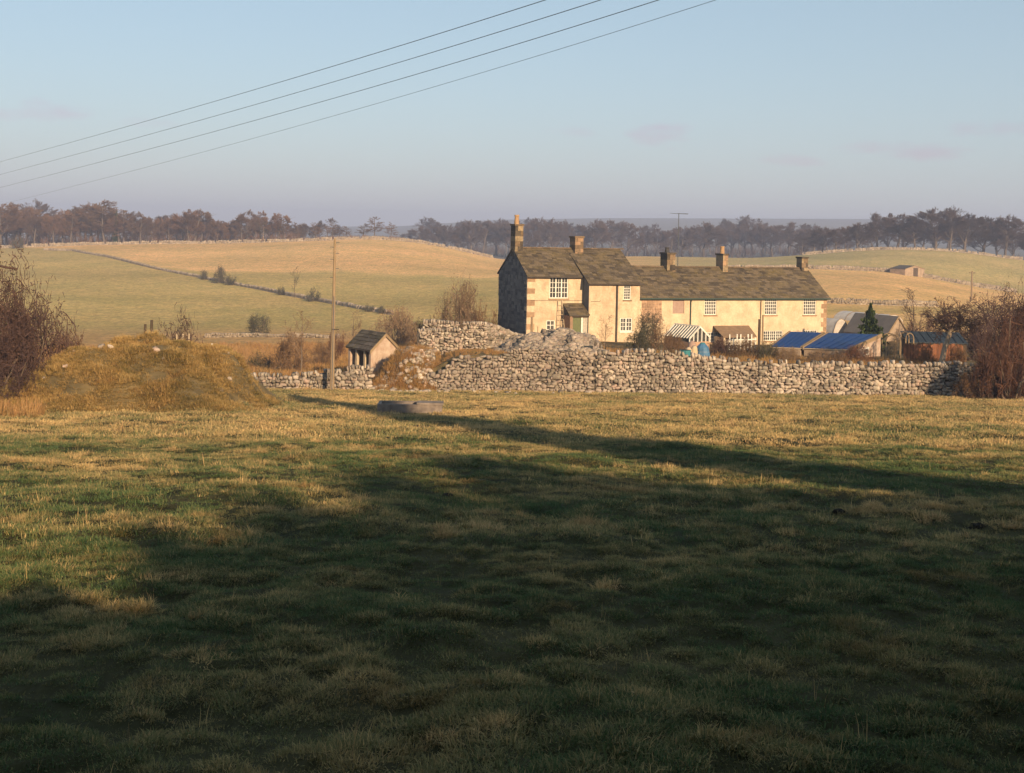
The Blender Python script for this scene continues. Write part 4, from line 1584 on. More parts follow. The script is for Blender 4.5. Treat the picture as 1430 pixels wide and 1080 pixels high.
def gable_shed(name, label, Y, thd, pl, pr, pb, pye, pya, wall, roofm, cat='shed', over=.12, slate=True, openside=False, sink=.6, apexpx=None, door=None):
    fr = Frame(pl, pye, Y, R(thd))
    w_ = fr.on_front(pr, pye)[0]
    ze = fr.on_front(pl, pye)[1]
    za = fr.on_front(apexpx or (pl + pr) / 2, pya)[1]
    L = fr.on_side(pb, pye)[0]
    root = empty(name, fr.o, R(thd), label, cat)
    m_ = w_ / 2
    MB().prism([Vector((0, 0, -sink)), Vector((w_, 0, -sink)), Vector((w_, 0, ze)), Vector((m_, 0, za)), Vector((0, 0, ze))], (0, .22, 0)).build('gable_wall', MT[wall], root)
    MB().prism([Vector((0, L - .22, -sink)), Vector((w_, L - .22, -sink)), Vector((w_, L - .22, ze)), Vector((m_, L - .22, za)), Vector((0, L - .22, ze))], (0, .22, 0)).build('gable_wall', MT[wall], root)
    MB().box(w_ - .22, w_, .221, L - .221, -sink, ze).build('side_wall', MT[wall], root)
    if openside:
        MB().box(.0, .2, .221, L - .221, -sink, .35).build('side_wall', MT[wall], root)
        for f in (.3, .66):
            MB().box(.02, .18, L * f - .09, L * f + .09, .351, ze - .02).build('post', MT['wood_pale'], root)
    else:
        MB().box(.0, .22, .221, L - .221, -sink, ze).build('side_wall', MT[wall], root)
    k_ = (za - ze) / m_
    rf_ = MB()
    t_ = Vector((0, 0, .07))
    rf_.prism([Vector((-over, -over, ze - k_ * over + .01)), Vector((m_, -over, za + .01)), Vector((m_, L + over, za + .01)), Vector((-over, L + over, ze - k_ * over + .01))], t_)
    rf_.prism([Vector((w_ + over, -over, ze - k_ * over + .01)), Vector((w_ + over, L + over, ze - k_ * over + .01)), Vector((m_, L + over, za + .01)), Vector((m_, -over, za + .01))], t_)
    rr = rf_.build('roof', MT[roofm], root)
    if slate:
        upv = Vector((m_ + over, 0, za - ze + k_ * over)).normalized()
        slates(Vector((-over, -over, ze - k_ * over + .085)), (0, 1, 0), upv, L + 2 * over, math.hypot(m_ + over, (m_ + over) * k_), .33, (.4, .8), .04).build('slates', MT[roofm], rr, kind='stuff')
    # verge along the front gable
    for x0, x1, z0, z1 in ((-over, m_, ze - k_ * over, za), (w_ + over, m_, ze - k_ * over, za)):
        MB().prism([Vector((x0, -over - .012, z0 - .12)), Vector((x1, -over - .012, z1 - .1)), Vector((x1, -over - .012, z1 + .1)), Vector((x0, -over - .012, z0 + .08))], (0, .05, 0)).build('verge_board', MT['wood'], root)
    if door:
        a, b, hd = door
        MB().box(w_ * a, w_ * b, -.02, .01, -sink, hd).build('door', MT['wood_dark'], root)
    return root, fr, w_, L, ze, za


random.seed(43)
gable_shed('privy', 'little stone privy with slate roof and open dark side', 75.5, 38, 518, 556.5, 486.5, 489, 467.5, 'whitewash', 'slate_dark', openside=True, apexpx=541)
gable_shed('outhouse', 'grey-roofed outhouse with pale end wall behind the garden conifer', 112, 36, 1238, 1268, 1180, 468, 443, 'barnstone', 'greyroof', slate=False)
gable_shed('field_barn', 'small square stone field barn by the right hillside wall', 326, 40, 1264, 1291, 1243, 376, 371.5, 'barnstone', 'slate_dark', cat='barn', slate=False, door=(.42, .66, 1.9))


# greenhouse: glass roof and gable in white bars
def greenhouse():
    fr = Frame(963, 476, 90, R(36))
    w_ = fr.on_front(991, 476)[0]
    ze = fr.on_front(963, 473)[1]
    za = fr.on_front(977, 457)[1]
    L = fr.on_side(928, 470)[0]
    root = empty('greenhouse', fr.o, R(36), 'small white-barred glass greenhouse in front of the cottage row', 'greenhouse')
    m_ = w_ / 2
    MB().box(0, .1, 0, L, -.6, .5).build('base_wall', MT['redstone'], root)
    MB().box(w_ - .1, w_, 0, L, -.6, .5).build('base_wall', MT['redstone'], root)
    MB().box(.101, w_ - .101, 0, .1, -.6, .5).build('base_wall', MT['redstone'], root)
    MB().quad((.05, .05, .5), (.05, L, .5), (.05, L, ze), (.05, .05, ze)).build('pane', MT['glass'], root)
    MB().quad((.05, .05, .5), (w_ - .05, .05, .5), (w_ - .05, .05, ze), (m_, .05, za), (.05, .05, ze)).build('pane', MT['glass'], root)
    MB().quad((0, 0, ze), (m_, 0, za), (m_, L, za), (0, L, ze)).build('pane', MT['glass'], root)
    MB().quad((w_, 0, ze), (w_, L, ze), (m_, L, za), (m_, 0, za)).build('pane', MT['glass'], root)
    n = 9
    for k in range(n + 1):
        y = L * k / n
        MB().hexa([(-.03, y - .035, ze - .02), (m_, y - .035, za - .0), (m_, y + .035, za), (-.03, y + .035, ze - .02), (-.03, y - .035, ze + .04), (m_, y - .035, za + .06), (m_, y + .035, za + .06), (-.03, y + .035, ze + .04)]).build('glazing_bar', MT['white'], root)
    for k in range(6):
        x = w_ * k / 5
        zt = ze + (za - ze) * (1 - abs(x - m_) / m_)
        MB().box(x - .035, x + .035, -.02, .04, .5, zt).build('glazing_bar', MT['white'], root)
    for x0, x1 in ((0, m_), (w_, m_)):
        MB().hexa([(x0, -.035, ze - .05), (x1, -.035, za - .05), (x1, .02, za - .05), (x0, .02, ze - .05), (x0, -.035, ze + .09), (x1, -.035, za + .09), (x1, .02, za + .09), (x0, .02, ze + .09)]).build('verge_board', MT['white'], root)
    MB().box(m_ - .05, m_ + .05, 0, L, za + .02, za + .09).build('ridge', MT['white'], root)


greenhouse()


# lean-to sheds under bright blue sheeting
def blue_sheds():
    E0, E1 = at(1077, 485, 87), at(1186, 488.5, 84)
    T0, T1 = at(1104, 464.5, 91), at(1230, 468.5, 88.5)
    for i, (f0, f1, g0, g1, lab) in enumerate(((0, .385, 0, .37, 'blue-sheeted lean-to shed nearer the cottages'), (.43, 1, .425, 1, 'larger blue-sheeted lean-to shed with stone end wall'))):
        e0, e1, t0, t1 = E0.lerp(E1, f0), E0.lerp(E1, f1), T0.lerp(T1, g0), T0.lerp(T1, g1)
        gz = Hs(e0.x, e0.y) - .3
        root = empty('lean_to_shed', (e0.x, e0.y, gz), 0, lab, 'shed', 'blue roofed sheds')
        o = Vector((e0.x, e0.y, gz))
        P = [q - o for q in (e0, e1, t1, t0)]
        MB().prism(P, (0, 0, .06)).build('roof', MT['blue'], root)
        for k in range(1, 6):
            a, b = P[0].lerp(P[1], k / 6), P[3].lerp(P[2], k / 6)
            MB().tube([a + Vector((0, 0, .07)), b + Vector((0, 0, .07))], .02, 4).build('batten', MT['blue'], root)
        for a, b, nm, mt in ((0, 1, 'front_wall', 'barnstone'), (1, 2, 'end_wall', 'whitewash'), (3, 0, 'end_wall', 'wood'), (2, 3, 'back_wall', 'wood')):
            A, B = P[a] + Vector((0, 0, -.02)), P[b] + Vector((0, 0, -.02))
            MB().quad((A.x, A.y, -.4), (B.x, B.y, -.4), B, A).build(nm, MT[mt], root)
        for a, b in ((0, 3), (1, 2)):
            A, B = P[a], P[b]
            s = Vector((-.1, 0, 0)) if a == 0 else Vector((.1, 0, 0))
            MB().prism([A + Vector((0, 0, -.12)), B + Vector((0, 0, -.12)), B + Vector((0, 0, .12)), A + Vector((0, 0, .12))], s).build('verge_board', MT['wood'], root)
        MB().tube([P[0] + Vector((-.1, -.04, -.02)), P[1] + Vector((.1, -.04, -.02))], .035, 5).build('eave_board', MT['wood_pale'], root)
        if i:
            A, B = P[1], P[2]
            d = (B - A)
            d.z = 0
            L = d.length
            d.normalize()
            n = Vector((d.y, -d.x, 0))
            c0 = A + d * (L * .42) + n * .02
            zt = A.z - .05
            wf = MB()
            for x0, x1, z0, z1 in ((0, .08, 0, .5), (.9, .98, 0, .5), (.08, .9, 0, .08), (.08, .9, .42, .5)):
                q = [c0 + d * x0, c0 + d * x1]
                wf.prism([q[0] + Vector((0, 0, zt - .5 + z0 - c0.z)), q[1] + Vector((0, 0, zt - .5 + z0 - c0.z)), q[1] + Vector((0, 0, zt - .5 + z1 - c0.z)), q[0] + Vector((0, 0, zt - .5 + z1 - c0.z))], n * .04)
            ww = wf.build('window', MT['white'], root)
            q = [c0 + d * .08, c0 + d * .9]
            MB().quad(*[Vector((p.x, p.y, z_)) for p, z_ in ((q[0], zt - .42), (q[1], zt - .42), (q[1], zt - .08), (q[0], zt - .08))]).build('pane', MT['glass'], ww)


blue_sheds()


def polytunnel(px0, px1, py0, pytop, Y, L, thd, label):
    fr = Frame(px0, py0, Y, R(thd))
    w_ = fr.on_front(px1, py0)[0]
    zt = fr.on_front((px0 + px1) / 2, pytop)[1]
    root = empty('polytunnel', fr.o, R(thd), label, 'polytunnel')
    pf = [Vector((w_ / 2 - math.cos(t) * w_ / 2, 0, -.3 + math.sin(t) * (zt + .3))) for t in np.linspace(0, math.pi, 13)]
    mb_ = MB()
    for a, b in zip(pf[:-1], pf[1:]):
        mb_.quad(a, b, b + Vector((0, L, 0)), a + Vector((0, L, 0)))
    mb_.build('cover', MT['poly'], root, smooth=True)
    MB().prism(pf, (0, .03, 0)).build('end_sheet', MT['poly'], root)
    for k in range(5):
        MB().tube([p * 1.0 + Vector((0, L * k / 4, .03)) for p in pf], .03, 4).build('hoop', MT['wood'], root)


polytunnel(1163, 1186, 466, 446, 116, 9, 34, 'milky plastic polytunnel just beyond the right end of the cottages')
polytunnel(1232, 1262, 452, 440, 140, 7, 34, 'distant pale polytunnel top behind the grey outhouse')

# dark tarred shed behind the fence on the right
fr = Frame(1268, 480, 92, R(-4))
u1 = fr.on_front(1352, 480)[0]
z0, z1 = fr.on_front(1268, 479)[1], fr.on_front(1268, 464, 2.4)[1]
ts = empty('tarred_shed', fr.o, R(-4), 'low shed with blue-black tarred roof behind the apple tree', 'shed')
MB().prism([Vector((0, 0, z0)), Vector((u1, 0, z0)), Vector((u1, 2.4, z1)), Vector((0, 2.4, z1))], (0, 0, .07)).build('roof', MT['tar'], ts)
MB().box(.05, u1 - .05, .1, .2, -.5, z0).build('front_wall', MT['wood_dark'], ts)
MB().box(.05, u1 - .05, 2.2, 2.3, -.5, z1).build('back_wall', MT['wood_dark'], ts)
MB().prism([Vector((.05, .2, -.5)), Vector((.05, 2.2, -.5)), Vector((.05, 2.2, z1 - .05)), Vector((.05, .2, z0))], (.06, 0, 0)).build('side_wall', MT['wood_dark'], ts)
MB().prism([Vector((u1 - .05, .2, -.5)), Vector((u1 - .05, 2.2, -.5)), Vector((u1 - .05, 2.2, z1 - .05)), Vector((u1 - .05, .2, z0))], (-.06, 0, 0)).build('side_wall', MT['wood_dark'], ts)
for k in range(8):
    x = u1 * (k + .5) / 8
    MB().tube([(x, 0, z0 + .09), (x, 2.4, z1 + .09)], .03, 4).build('roof_batten', MT['tar'], ts)

# rust-brown paling fence
random.seed(47)
fe = empty('paling_fence', at(1262, 500, 80), 0, 'rust-brown paling fence behind the right end of the garden wall', 'fence')
p0, p1 = at(1262, 478.5, 80), at(1345, 481.5, 80.5)
p0.z -= 0
o = Vector(fe.location)
n = 46
for k in range(n):
    q = p0.lerp(p1, (k + .5) / n) - o
    g = Hs(q.x + o.x, q.y + o.y) - o.z - .1
    wd = (p1 - p0).length / n * .42
    MB().box(q.x - wd, q.x + wd, q.y - .012, q.y + .012, g, q.z + random.uniform(-.12, .05)).build('paling', MT['rust'], fe)
for dz in (-.25, -.8):
    MB().prism([p0 - o + Vector((0, .02, dz)), p1 - o + Vector((0, .02, dz)), p1 - o + Vector((0, .02, dz + .09)), p0 - o + Vector((0, .02, dz + .09))], (0, .05, 0)).build('rail', MT['wood'], fe)


# garden arch
def arch(px0, px1, pyt, Y, label):
    a, b = at(px0, pyt, Y), at(px1, pyt, Y)
    g = Hs(a.x, a.y) - .1
    root = empty('garden_arch', (a.x, a.y, g), 0, label, 'arch')
    w_ = b.x - a.x
    h_ = a.z - g
    for v in (0, 1.0):
        for x in (0, w_):
            MB().tube([(x, v, 0), (x, v, h_ - .35)], .045, 6).build('post', MT['wood'], root)
        MB().tube([(w_ / 2 - math.cos(t) * w_ / 2, v, h_ - .35 + math.sin(t) * .38) for t in np.linspace(0, math.pi, 9)], .035, 5).build('hoop', MT['wood'], root)
    for k in range(5):
        t = math.pi * k / 4
        x, z = w_ / 2 - math.cos(t) * w_ / 2, h_ - .35 + math.sin(t) * .38
        MB().tube([(x, 0, z), (x, 1.0, z)], .025, 5).build('cross_bar', MT['wood'], root)
    return root, w_, h_


r1, w1, h1 = arch(1238, 1257, 468, 83, 'pale wooden garden arch with trellis gate')
gt = MB()
for k in range(9):
    gt.box(w1 * k / 9 + .02, w1 * k / 9 + .05, .42, .45, .1, h1 - .5)
    gt.box(.03, w1 - .03, .455, .475, .15 + (h1 - .7) * k / 9, .18 + (h1 - .7) * k / 9)
gt.build('trellis_gate', MT['wood_dark'], r1)
arch(1265, 1276, 466, 84, 'narrow leaning garden arch to the right of the trellis gate')

# white picket fence in front of the porch
fe = empty('picket_fence', at(1019, 478, 93), TH, 'short white picket fence in front of the cottage porch', 'fence')
fe.location.z = Hs(fe.location.x, fe.location.y)
zt = at(1019, 467, 93).z - fe.location.z
for k in range(8):
    MB().box(k * .3 - .04, k * .3 + .04, -.015, .015, -.1, zt - (.25 if k % 3 == 1 else 0)).build('picket', MT['white'], fe)
MB().box(-.1, 2.2, .016, .05, zt - .45, zt - .36).build('rail', MT['white'], fe)


def post(name, px, top, Y, w_, mat, label, cat='post', group=None, lean=(0, 0), sides=7, base=None):
    a = at(px, top, Y)
    g = Hs(a.x, a.y) if base is None else at(px, base, Y).z
    o = MB().tube([(0, 0, -.3), (lean[0] * .5, lean[1] * .5, (a.z - g) * .5), (lean[0], lean[1], a.z - g)], [w_, w_ * .95, w_ * .85], sides).build(name, MT[mat])
    o.location = (a.x, a.y, g)
    return finish(o, label, cat, group)


post('timber_post', 1060.5, 446, 90, .10, 'wood_dark', 'shorter dark timber post in front of the cottage row')
post('timber_post', 1065.5, 440, 90, .07, 'wood', 'taller thin pole beside the dark post in front of the cottage row')
post('gate_post', 743, 443, 93, .10, 'wood', 'weathered post in front of the tall house corner')
for k, px in enumerate((751, 757, 762)):
    post('thin_stake', px, 456 + k * 2, 91, .03, 'wood', '%s thin stake to the right of the weathered post by the tall house' % ordinal(k), 'stake', 'stakes by the tall house')
post('dark_post', 203, 453, 58, .07, 'wood_dark', 'shorter of two dark posts standing behind the mound', group='posts behind the mound')
post('dark_post', 212, 447, 58, .075, 'wood_dark', 'taller of two dark posts standing behind the mound', group='posts behind the mound')
for k, px in enumerate((247, 255.5, 264)):
    post('pale_stake', px, 466.5, 58, .04, 'wood_pale', '%s pale stake from the left in front of the brown bush behind the mound' % ordinal(k), 'stake', 'pale stakes behind the mound')
post('pale_stake', 296, 480, 58, .06, 'white', 'short white stake alone on the right shoulder of the mound', 'stake')

# boulders on the mound
random.seed(53)
rb = empty('boulder_pile', at(222, 478, 53), 0, 'pile of pale boulders by the dark posts behind the mound', 'boulders')
rb.location.z = float(HM(rb.location.x, rb.location.y)[0])
st = []
for k in range(16):
    p = at(random.uniform(207, 235), 470, 53.2)
    p.z = rb.location.z + random.uniform(0, .3)
    s = random.uniform(.2, .42)
    st.append((p, (random.uniform(-.4, .4), random.uniform(-.4, .4), random.uniform(0, 6)), (s * 1.3, s, s * .9)))
put_stones(st, MT['wall'], rb, 300, 'boulder')

# loose stones on the turf
lst = []
for k in range(70):
    px = random.choice([random.uniform(20, 345), random.uniform(20, 345), random.uniform(560, 840), random.uniform(520, 600)])
    Y = random.uniform(45, 52) if px < 400 else random.uniform(67.5, 70.3)
    x = ray(px, 520)[0] * Y
    s = random.uniform(.08, .2) * (1.3 if px > 400 else 1)
    lst.append((x, Y, s))
for k, (x, Y, s) in enumerate(lst):
    o = bpy.data.objects.new('loose_stone', rock_mesh(k % 14, MT['wall']))
    o.location = (x, Y, float(HM(x, Y)[0]) + s * .25)
    o.rotation_euler = (random.uniform(-.4, .4), random.uniform(-.4, .4), random.uniform(0, 6))
    o.scale = (s * 1.3, s, s * .8)
    COL.objects.link(o)
    if Y < 60:
        finish(o, 'small pale stone lying loose on the grassy mound', 'stone', 'loose stones on the mound')
    else:
        finish(o, 'small pale stone lying in the grass at the foot of the walls', 'stone', 'loose stones below the walls')

# ------------------------------------------------------------------ pole, aerial wires
pb_ = at(463.5, 541, 68.8)
pt_ = at(467, 333, 68.8)
gz = Hs(pb_.x, pb_.y)
pole = empty('telegraph_pole', (pb_.x, pb_.y, gz), 0, 'tall tapering wooden telegraph pole beside the low wall and privy', 'pole')
hp = pt_.z - gz
lx = .0
MB().tube([(0, 0, -.5), (lx * .5, 0, hp * .5), (lx, 0, hp)], [.125, .095, .06], 10).build('shaft', MT['wood'], pole)
for k, f in enumerate((.74, .80, .86, .90, .94, .97)):
    sgn = 1 if k % 2 else -1
    MB().tube([(0, 0, hp * f), (sgn * .24, 0, hp * f + .02)], .016, 5).build('step_iron', MT['metal'], pole)
MB().box(-.05, .32, -.12, -.08, hp * .4, hp * .4 + .05).build('bracket', MT['wood_dark'], pole)
MB().tube([(.02, -.12, 0), (.02, -.1, hp * .62)], .02, 5).build('cable_guard', MT['metal'], pole)

WIRES = [[(-260, 295), (0, 225), (252, 157), (503.5, 80.5), (720, 13.6), (762, 0)], [(-260, 310), (0, 243.7), (252, 175), (503.5, 104), (720, 39.3), (835, 0)],
         [(-260, 326), (0, 260), (252, 195), (503.5, 129.4), (720, 64), (915, 0)], [(100, 262), (317, 201), (503.5, 152), (720, 89), (998, 0)]]
for k, wpts in enumerate(WIRES):
    cf = np.polyfit([p[0] for p in wpts], [p[1] for p in wpts], 2)
    pts = []
    off = k * 1.1
    for px in np.linspace(-330, 1500, 60):
        py = np.polyval(cf, px)
        kx, kz = ray(px, py)
        # plan line of the power line: from (-44, 110) to (1, 32), shifted per wire
        ax_, ay_, bx_, by_ = -44 + off, 112 + off * .5, .8 + off, 30 + off * .5
        dx_, dy_ = bx_ - ax_, by_ - ay_
        # kx*Y = ax + dx*t, Y = ay + dy*t
        t = (kx * ay_ - ax_) / (dx_ - kx * dy_)
        Y = ay_ + dy_ * t
        if Y < 6 or Y > 260:
            continue
        pts.append((kx * Y, Y, CZ + kz * Y))
    o = MB().tube(pts, .0105 if k < 3 else .007, 5).build('overhead_wire', MT['wire'])
    finish(o, '%s overhead wire counted from the top, crossing the upper left sky' % ordinal(k), 'wire', 'overhead power wires')

# ------------------------------------------------------------------ trough, garden clutter, molehills
tg = ground_at(572, 577, 20, 70)
tr = empty('water_trough', tg, R(2), 'low concrete water trough in the middle of the field', 'trough')
tw, th_ = px2m(90, tg.y), px2m(20, tg.y) * .58
for nm, b_ in (('front_slab', (-tw / 2, tw / 2, 0, .12)), ('back_slab', (-tw / 2, tw / 2, .85, .97))):
    MB().box(b_[0], b_[1], b_[2], b_[3], -.2, th_).build(nm, MT['concrete'], tr)
for s in (-1, 1):
    x = s * (tw / 2 - .06)
    MB().box(x - .06, x + .06, .121, .849, -.2, th_ - .003).build('end_slab', MT['concrete'], tr)
MB().box(-tw / 2 + .12, tw / 2 - .12, .121, .849, -.1, th_ * .45).build('water', MT['glass'], tr)
MB().box(.25, tw / 2 + .05, -.04, .6, th_ + .004, th_ + .07).build('cover_slab', MT['concrete'], tr)

for k, (px, py, r_) in enumerate(((1172, 716, .07), (1366, 737, .085), (625, 694, .07))):
    g = ground_at(px, py, 4, 60)
    bm = bmesh.new()
    bmesh.ops.create_icosphere(bm, subdivisions=3, radius=1)
    for v in bm.verts:
        q = v.co.copy()
        v.co *= 1 + .18 * math.sin(q.x * 5 + k) * math.cos(q.y * 6) + .08 * math.sin(q.z * 13 + q.x * 11)
        v.co.z = max(v.co.z, -.3) * .55
    me = bpy.data.meshes.new('molehill')
    bm.to_mesh(me)
    bm.free()
    o = link_mesh('molehill', me, MT['soil'], None, g)
    o.scale = (r_ * 1.3, r_ * 1.1, r_ * 1.3)
    finish(o, ['dark molehill just inside the shadow edge, right of centre', 'dark molehill nearest the right frame edge', 'small dark molehill in the shade left of centre'][k], 'molehill', 'molehills in the field')

# blue tarpaulin-covered butt, sacks and tub on the garden wall edge
g = at(981, 494, 76)
g.z = Hs(g.x, g.y)
zt = at(981, 480, 76).z - g.z
bt = empty('water_butt', g, 0, 'blue sheeted water butt behind the garden wall', 'butt')
MB().tube([(0, 0, -.1), (0, 0, .3), (0, 0, zt * .8), (0, 0, zt)], [.50, .46, .36, .16], 10).build('sheet', MT['bluebin'], bt)
MB().tube([(0, 0, zt * .55), (0, 0, zt * .58)], [.41, .40], 10).build('tie_cord', MT['wood_pale'], bt)
MB().tube([(0, 0, zt), (0, 0, zt + .06)], [.17, .12], 10).build('lid', MT['teal'], bt)


def sack(px, top, Y, r_, mat, label, name='sack'):
    a = at(px, top, Y)
    g = Hs(a.x, a.y)
    h_ = a.z - g
    o = MB().tube([(0, 0, -.1), (0, 0, h_ * .15), (.02, 0, h_ * .6), (.04, 0, h_ * .88), (.04, 0, h_)], [r_ * .9, r_, r_ * .95, r_ * .7, r_ * .25], 9).build(name, MT[mat], smooth=True)
    o.location = (a.x, a.y, g)
    finish(o, label, 'sack')


sack(961, 485, 75.5, .24, 'sack', 'pale sack left of the blue water butt', 'sack')
sack(969, 483, 75.8, .24, 'sack', 'cream sack touching the blue water butt', 'sack')
sack(966, 476, 77, .30, 'pinkbag', 'pinkish sack behind the pale sacks', 'sack')
g = at(957, 494, 75)
g.z = Hs(g.x, g.y)
zt = at(957, 489, 75).z - g.z
tb = MB().tube([(0, 0, -.1), (0, 0, zt), (0, 0, zt), (0, 0, zt - .1)], [.26, .34, .29, .27], 12).build('plastic_tub', MT['teal'])
tb.location = g
finish(tb, 'teal plastic tub beside the pale sacks', 'tub')
# blue board by the gap in the rubble
a = at(806, 492, 74)
b_ = at(828, 492, 74)
bd = MB().box(0, b_.x - a.x, 0, .05, 0, .38).build('blue_board', MT['tar'])
bd.location = (a.x, a.y, at(806, 492, 74).z)
finish(bd, 'blue-black board lying in the rubble below the wing', 'board')
for k, px in enumerate((831, 838, 846)):
    post('stake', px, 478 + k, 75, .05, 'wood_dark', '%s dark stake from the left beneath the bare shrub by the wing' % ordinal(k), 'stake', 'stakes beneath the bare shrub')

# far telegraph pole on the right
a = at(1357.5, 379, 250)
g = Hs(a.x, a.y)
fp = empty('far_pole', (a.x, a.y, g), 0, 'distant thin pole with crossarm on the right hillside', 'pole')
MB().tube([(0, 0, -.5), (0, 0, a.z - g)], [.2, .14], 6).build('shaft', MT['wood'], fp)
MB().box(-.6, .6, -.08, .08, (a.z - g) * .93, (a.z - g) * .93 + .14).build('crossarm', MT['wood_dark'], fp)

# ------------------------------------------------------------------ bushes and near trees
random.seed(61)
MTW = lambda p, tw, bk='bark': p.with_mats(MT[bk], MT[tw])
VAR = {}


def plant(kind, twig, bark='bark'):
    key = (id(kind), twig, bark)
    if key not in VAR:
        VAR[key] = kind.with_mats(MT[bark], MT[twig])
    return VAR[key]


def bush(px, top, Y, hw_px, kind, twig, label, name='bush', cat='bush', group=None, bark='bark', parts=('stems', 'twigs'), on_mound=False):
    loc, h = place(px, top, Y)
    if kind not in P_sap:
        h, hw_px = h * 1.14, hw_px * 1.12
    return plant(kind, twig, bark).put(name, loc, h, px2m(hw_px, Y), label, cat, group, parts)


# big thorn at the left frame edge: three bushes grown together
bush(-14, 362, 49, 108, P_fine[0], 'twig_thorn', 'huge dark thorn bush at the left frame edge', 'thorn_bush')
bush(-60, 366, 51, 100, P_fine[1], 'twig_thorn', 'thorn bush cut by the left frame edge, behind the huge dark one', 'thorn_bush')
bush(30, 418, 48, 66, P_fine[1], 'twig_thorn', 'lower thorn bush on the right flank of the huge dark one', 'thorn_bush')
bush(-2, 462, 46, 76, P_fine[0], 'twig_thorn', 'low spreading thorn at the foot of the left frame edge', 'thorn_bush')
bush(98, 466, 56, 28, P_bushw[1], 'twig_red', 'small pinkish-brown shrub between the thorn bushes and the mound')
bush(250, 444, 58.5, 36, P_bush[2], 'twig_thorn', 'rounded brown bush behind the pale stakes on the mound')
bush(361, 439, 150, 20, P_bush[1], 'twig_grey', 'single round grey-green bush in the green field')
for (px, top, hw, nm) in ((285, 377, 6, 'smallest dark bush on the diagonal field wall, left of the group of three'), (308, 371, 10, 'tallest dark bush of the group of three on the diagonal wall'),
                          (322, 382, 9, 'low dark bush right of the group of three on the diagonal wall'), (393, 398, 6, 'small grey bush midway along the diagonal wall'),
                          (438, 403, 11, 'dark round bush on the diagonal wall left of the pole'), (515, 424, 8, 'left of two small bushes on the diagonal wall right of the pole'), (533, 427, 7, 'right of two small bushes on the diagonal wall right of the pole')):
    g = ground_at(px, float(np.interp(px, [90, 150, 220, 300, 420, 545], [351, 360, 377, 394, 418, 441])), 100)
    bush(px, top, g.y, hw, random.choice(P_bush), 'twig_grey', nm, 'hedge_bush', 'bush', 'bushes along the diagonal wall')
g = ground_at(412, 416, 100)
bush(412, 372, g.y, 8, P_sap[0], 'twig_grey', 'thin bare sapling on the diagonal field wall', 'sapling', 'tree', parts=('trunk', 'crown'))
bush(368, 334 - 24, 449, 9, P_sap[1], 'twig_grey', 'pale-stemmed forked tree standing forward of the left ridge wood', 'ridge_sapling', 'tree', bark='barklit', parts=('trunk', 'crown'))
bush(25, 328, 440, 10, P_bush[0], 'twig_grey', 'dark bush at the left end of the crest wall', 'hedge_bush')
# valley scrub
bush(421, 432, 80, 26, P_sap[0], 'twig_pale', 'bare twiggy sapling left of the telegraph pole', 'sapling', 'tree', parts=('trunk', 'crown'))
bush(408, 470, 86, 28, P_bushw[0], 'twig_brown', 'reddish low scrub bush under the bare sapling')
bush(455, 478, 92, 24, P_bushw[1], 'twig_brown', 'brown scrub bush right behind the telegraph pole')
bush(365, 492, 90, 20, P_bush[2], 'twig_grey', 'low dark green bush right of the mound')
bush(470, 455, 105, 14, P_bush[0], 'twig_red', 'reddish bush just right of the telegraph pole')
bush(494, 434, 108, 16, P_sap[1], 'twig_pale', 'spindly bare tree rising behind the privy roof', 'sapling', 'tree', parts=('trunk', 'crown'))
bush(556, 433, 118, 36, P_bushw[0], 'twig_pale', 'pinkish-brown bush behind the privy')
bush(590, 448, 120, 26, P_bushw[1], 'twig_brown', 'low brown bush behind the stepped enclosure wall')
bush(649, 390, 103, 27, P_bush[1], 'twig_pale', 'tall twiggy bush left of the dark gable')
bush(626, 416, 104, 22, P_bush[2], 'twig_brown', 'brown bush on the left flank of the tall twiggy bush')
bush(677, 417, 102, 20, P_bush[0], 'twig_brown', 'brown bush touching the dark gable of the tall house')
bush(655, 448, 100, 30, P_bushw[1], 'twig_pale', 'low pale bush between the enclosure wall and the dark gable')
# garden shrubs
bush(845, 440, 80, 13, P_sap[1], 'twig_pale', 'upright bare shrub in front of the wing', 'garden_shrub', parts=('stems', 'twigs'))
bush(908, 434, 90, 22, P_bush[1], 'twig_grey', 'rounded dark garden bush right of the wing window', 'garden_shrub')
bush(893, 462, 84, 22, P_bushw[0], 'twig_grey', 'low dark shrub under the wing lower window', 'garden_shrub')
bush(922, 452, 86, 18, P_bush[2], 'twig_brown', 'brown shrub left of the greenhouse', 'garden_shrub')
bush(942, 468, 82, 16, P_bushw[1], 'twig_brown', 'brown dead shrub in front of the greenhouse', 'garden_shrub')
bush(1010, 474, 80, 26, P_bushw[0], 'twig_thorn', 'dark brown dead bush right of the blue water butt', 'garden_shrub')
bush(1042, 474, 79, 22, P_bushw[1], 'twig_brown', 'tangled brown bush left of the blue sheds', 'garden_shrub')
bush(1074, 470, 78, 14, P_bush[0], 'twig_grey', 'small dark bush at the left corner of the blue sheds', 'garden_shrub')
bush(1198, 484, 78, 26, P_bushw[0], 'twig_red', 'reddish dead plants in front of the blue shed end wall', 'garden_shrub')
bush(1372, 458, 84, 28, P_bush[1], 'twig_thorn', 'dark thorn bush right of the tarred shed', 'thorn_bush')
bush(1292, 486, 77, 17, P_bushw[1], 'twig_brown', 'brown dead plants in front of the left half of the paling fence', 'garden_shrub')
bush(1336, 484, 78, 16, P_bushw[0], 'twig_brown', 'brown dead plants right of the apple trunk', 'garden_shrub')
bush(1100, 486, 77, 20, P_bushw[1], 'twig_pale', 'pale dead stems in front of the left blue shed', 'garden_shrub')
bush(1146, 490, 76, 24, P_bushw[0], 'twig_pale', 'low pale dead stems in front of the larger blue shed', 'garden_shrub')
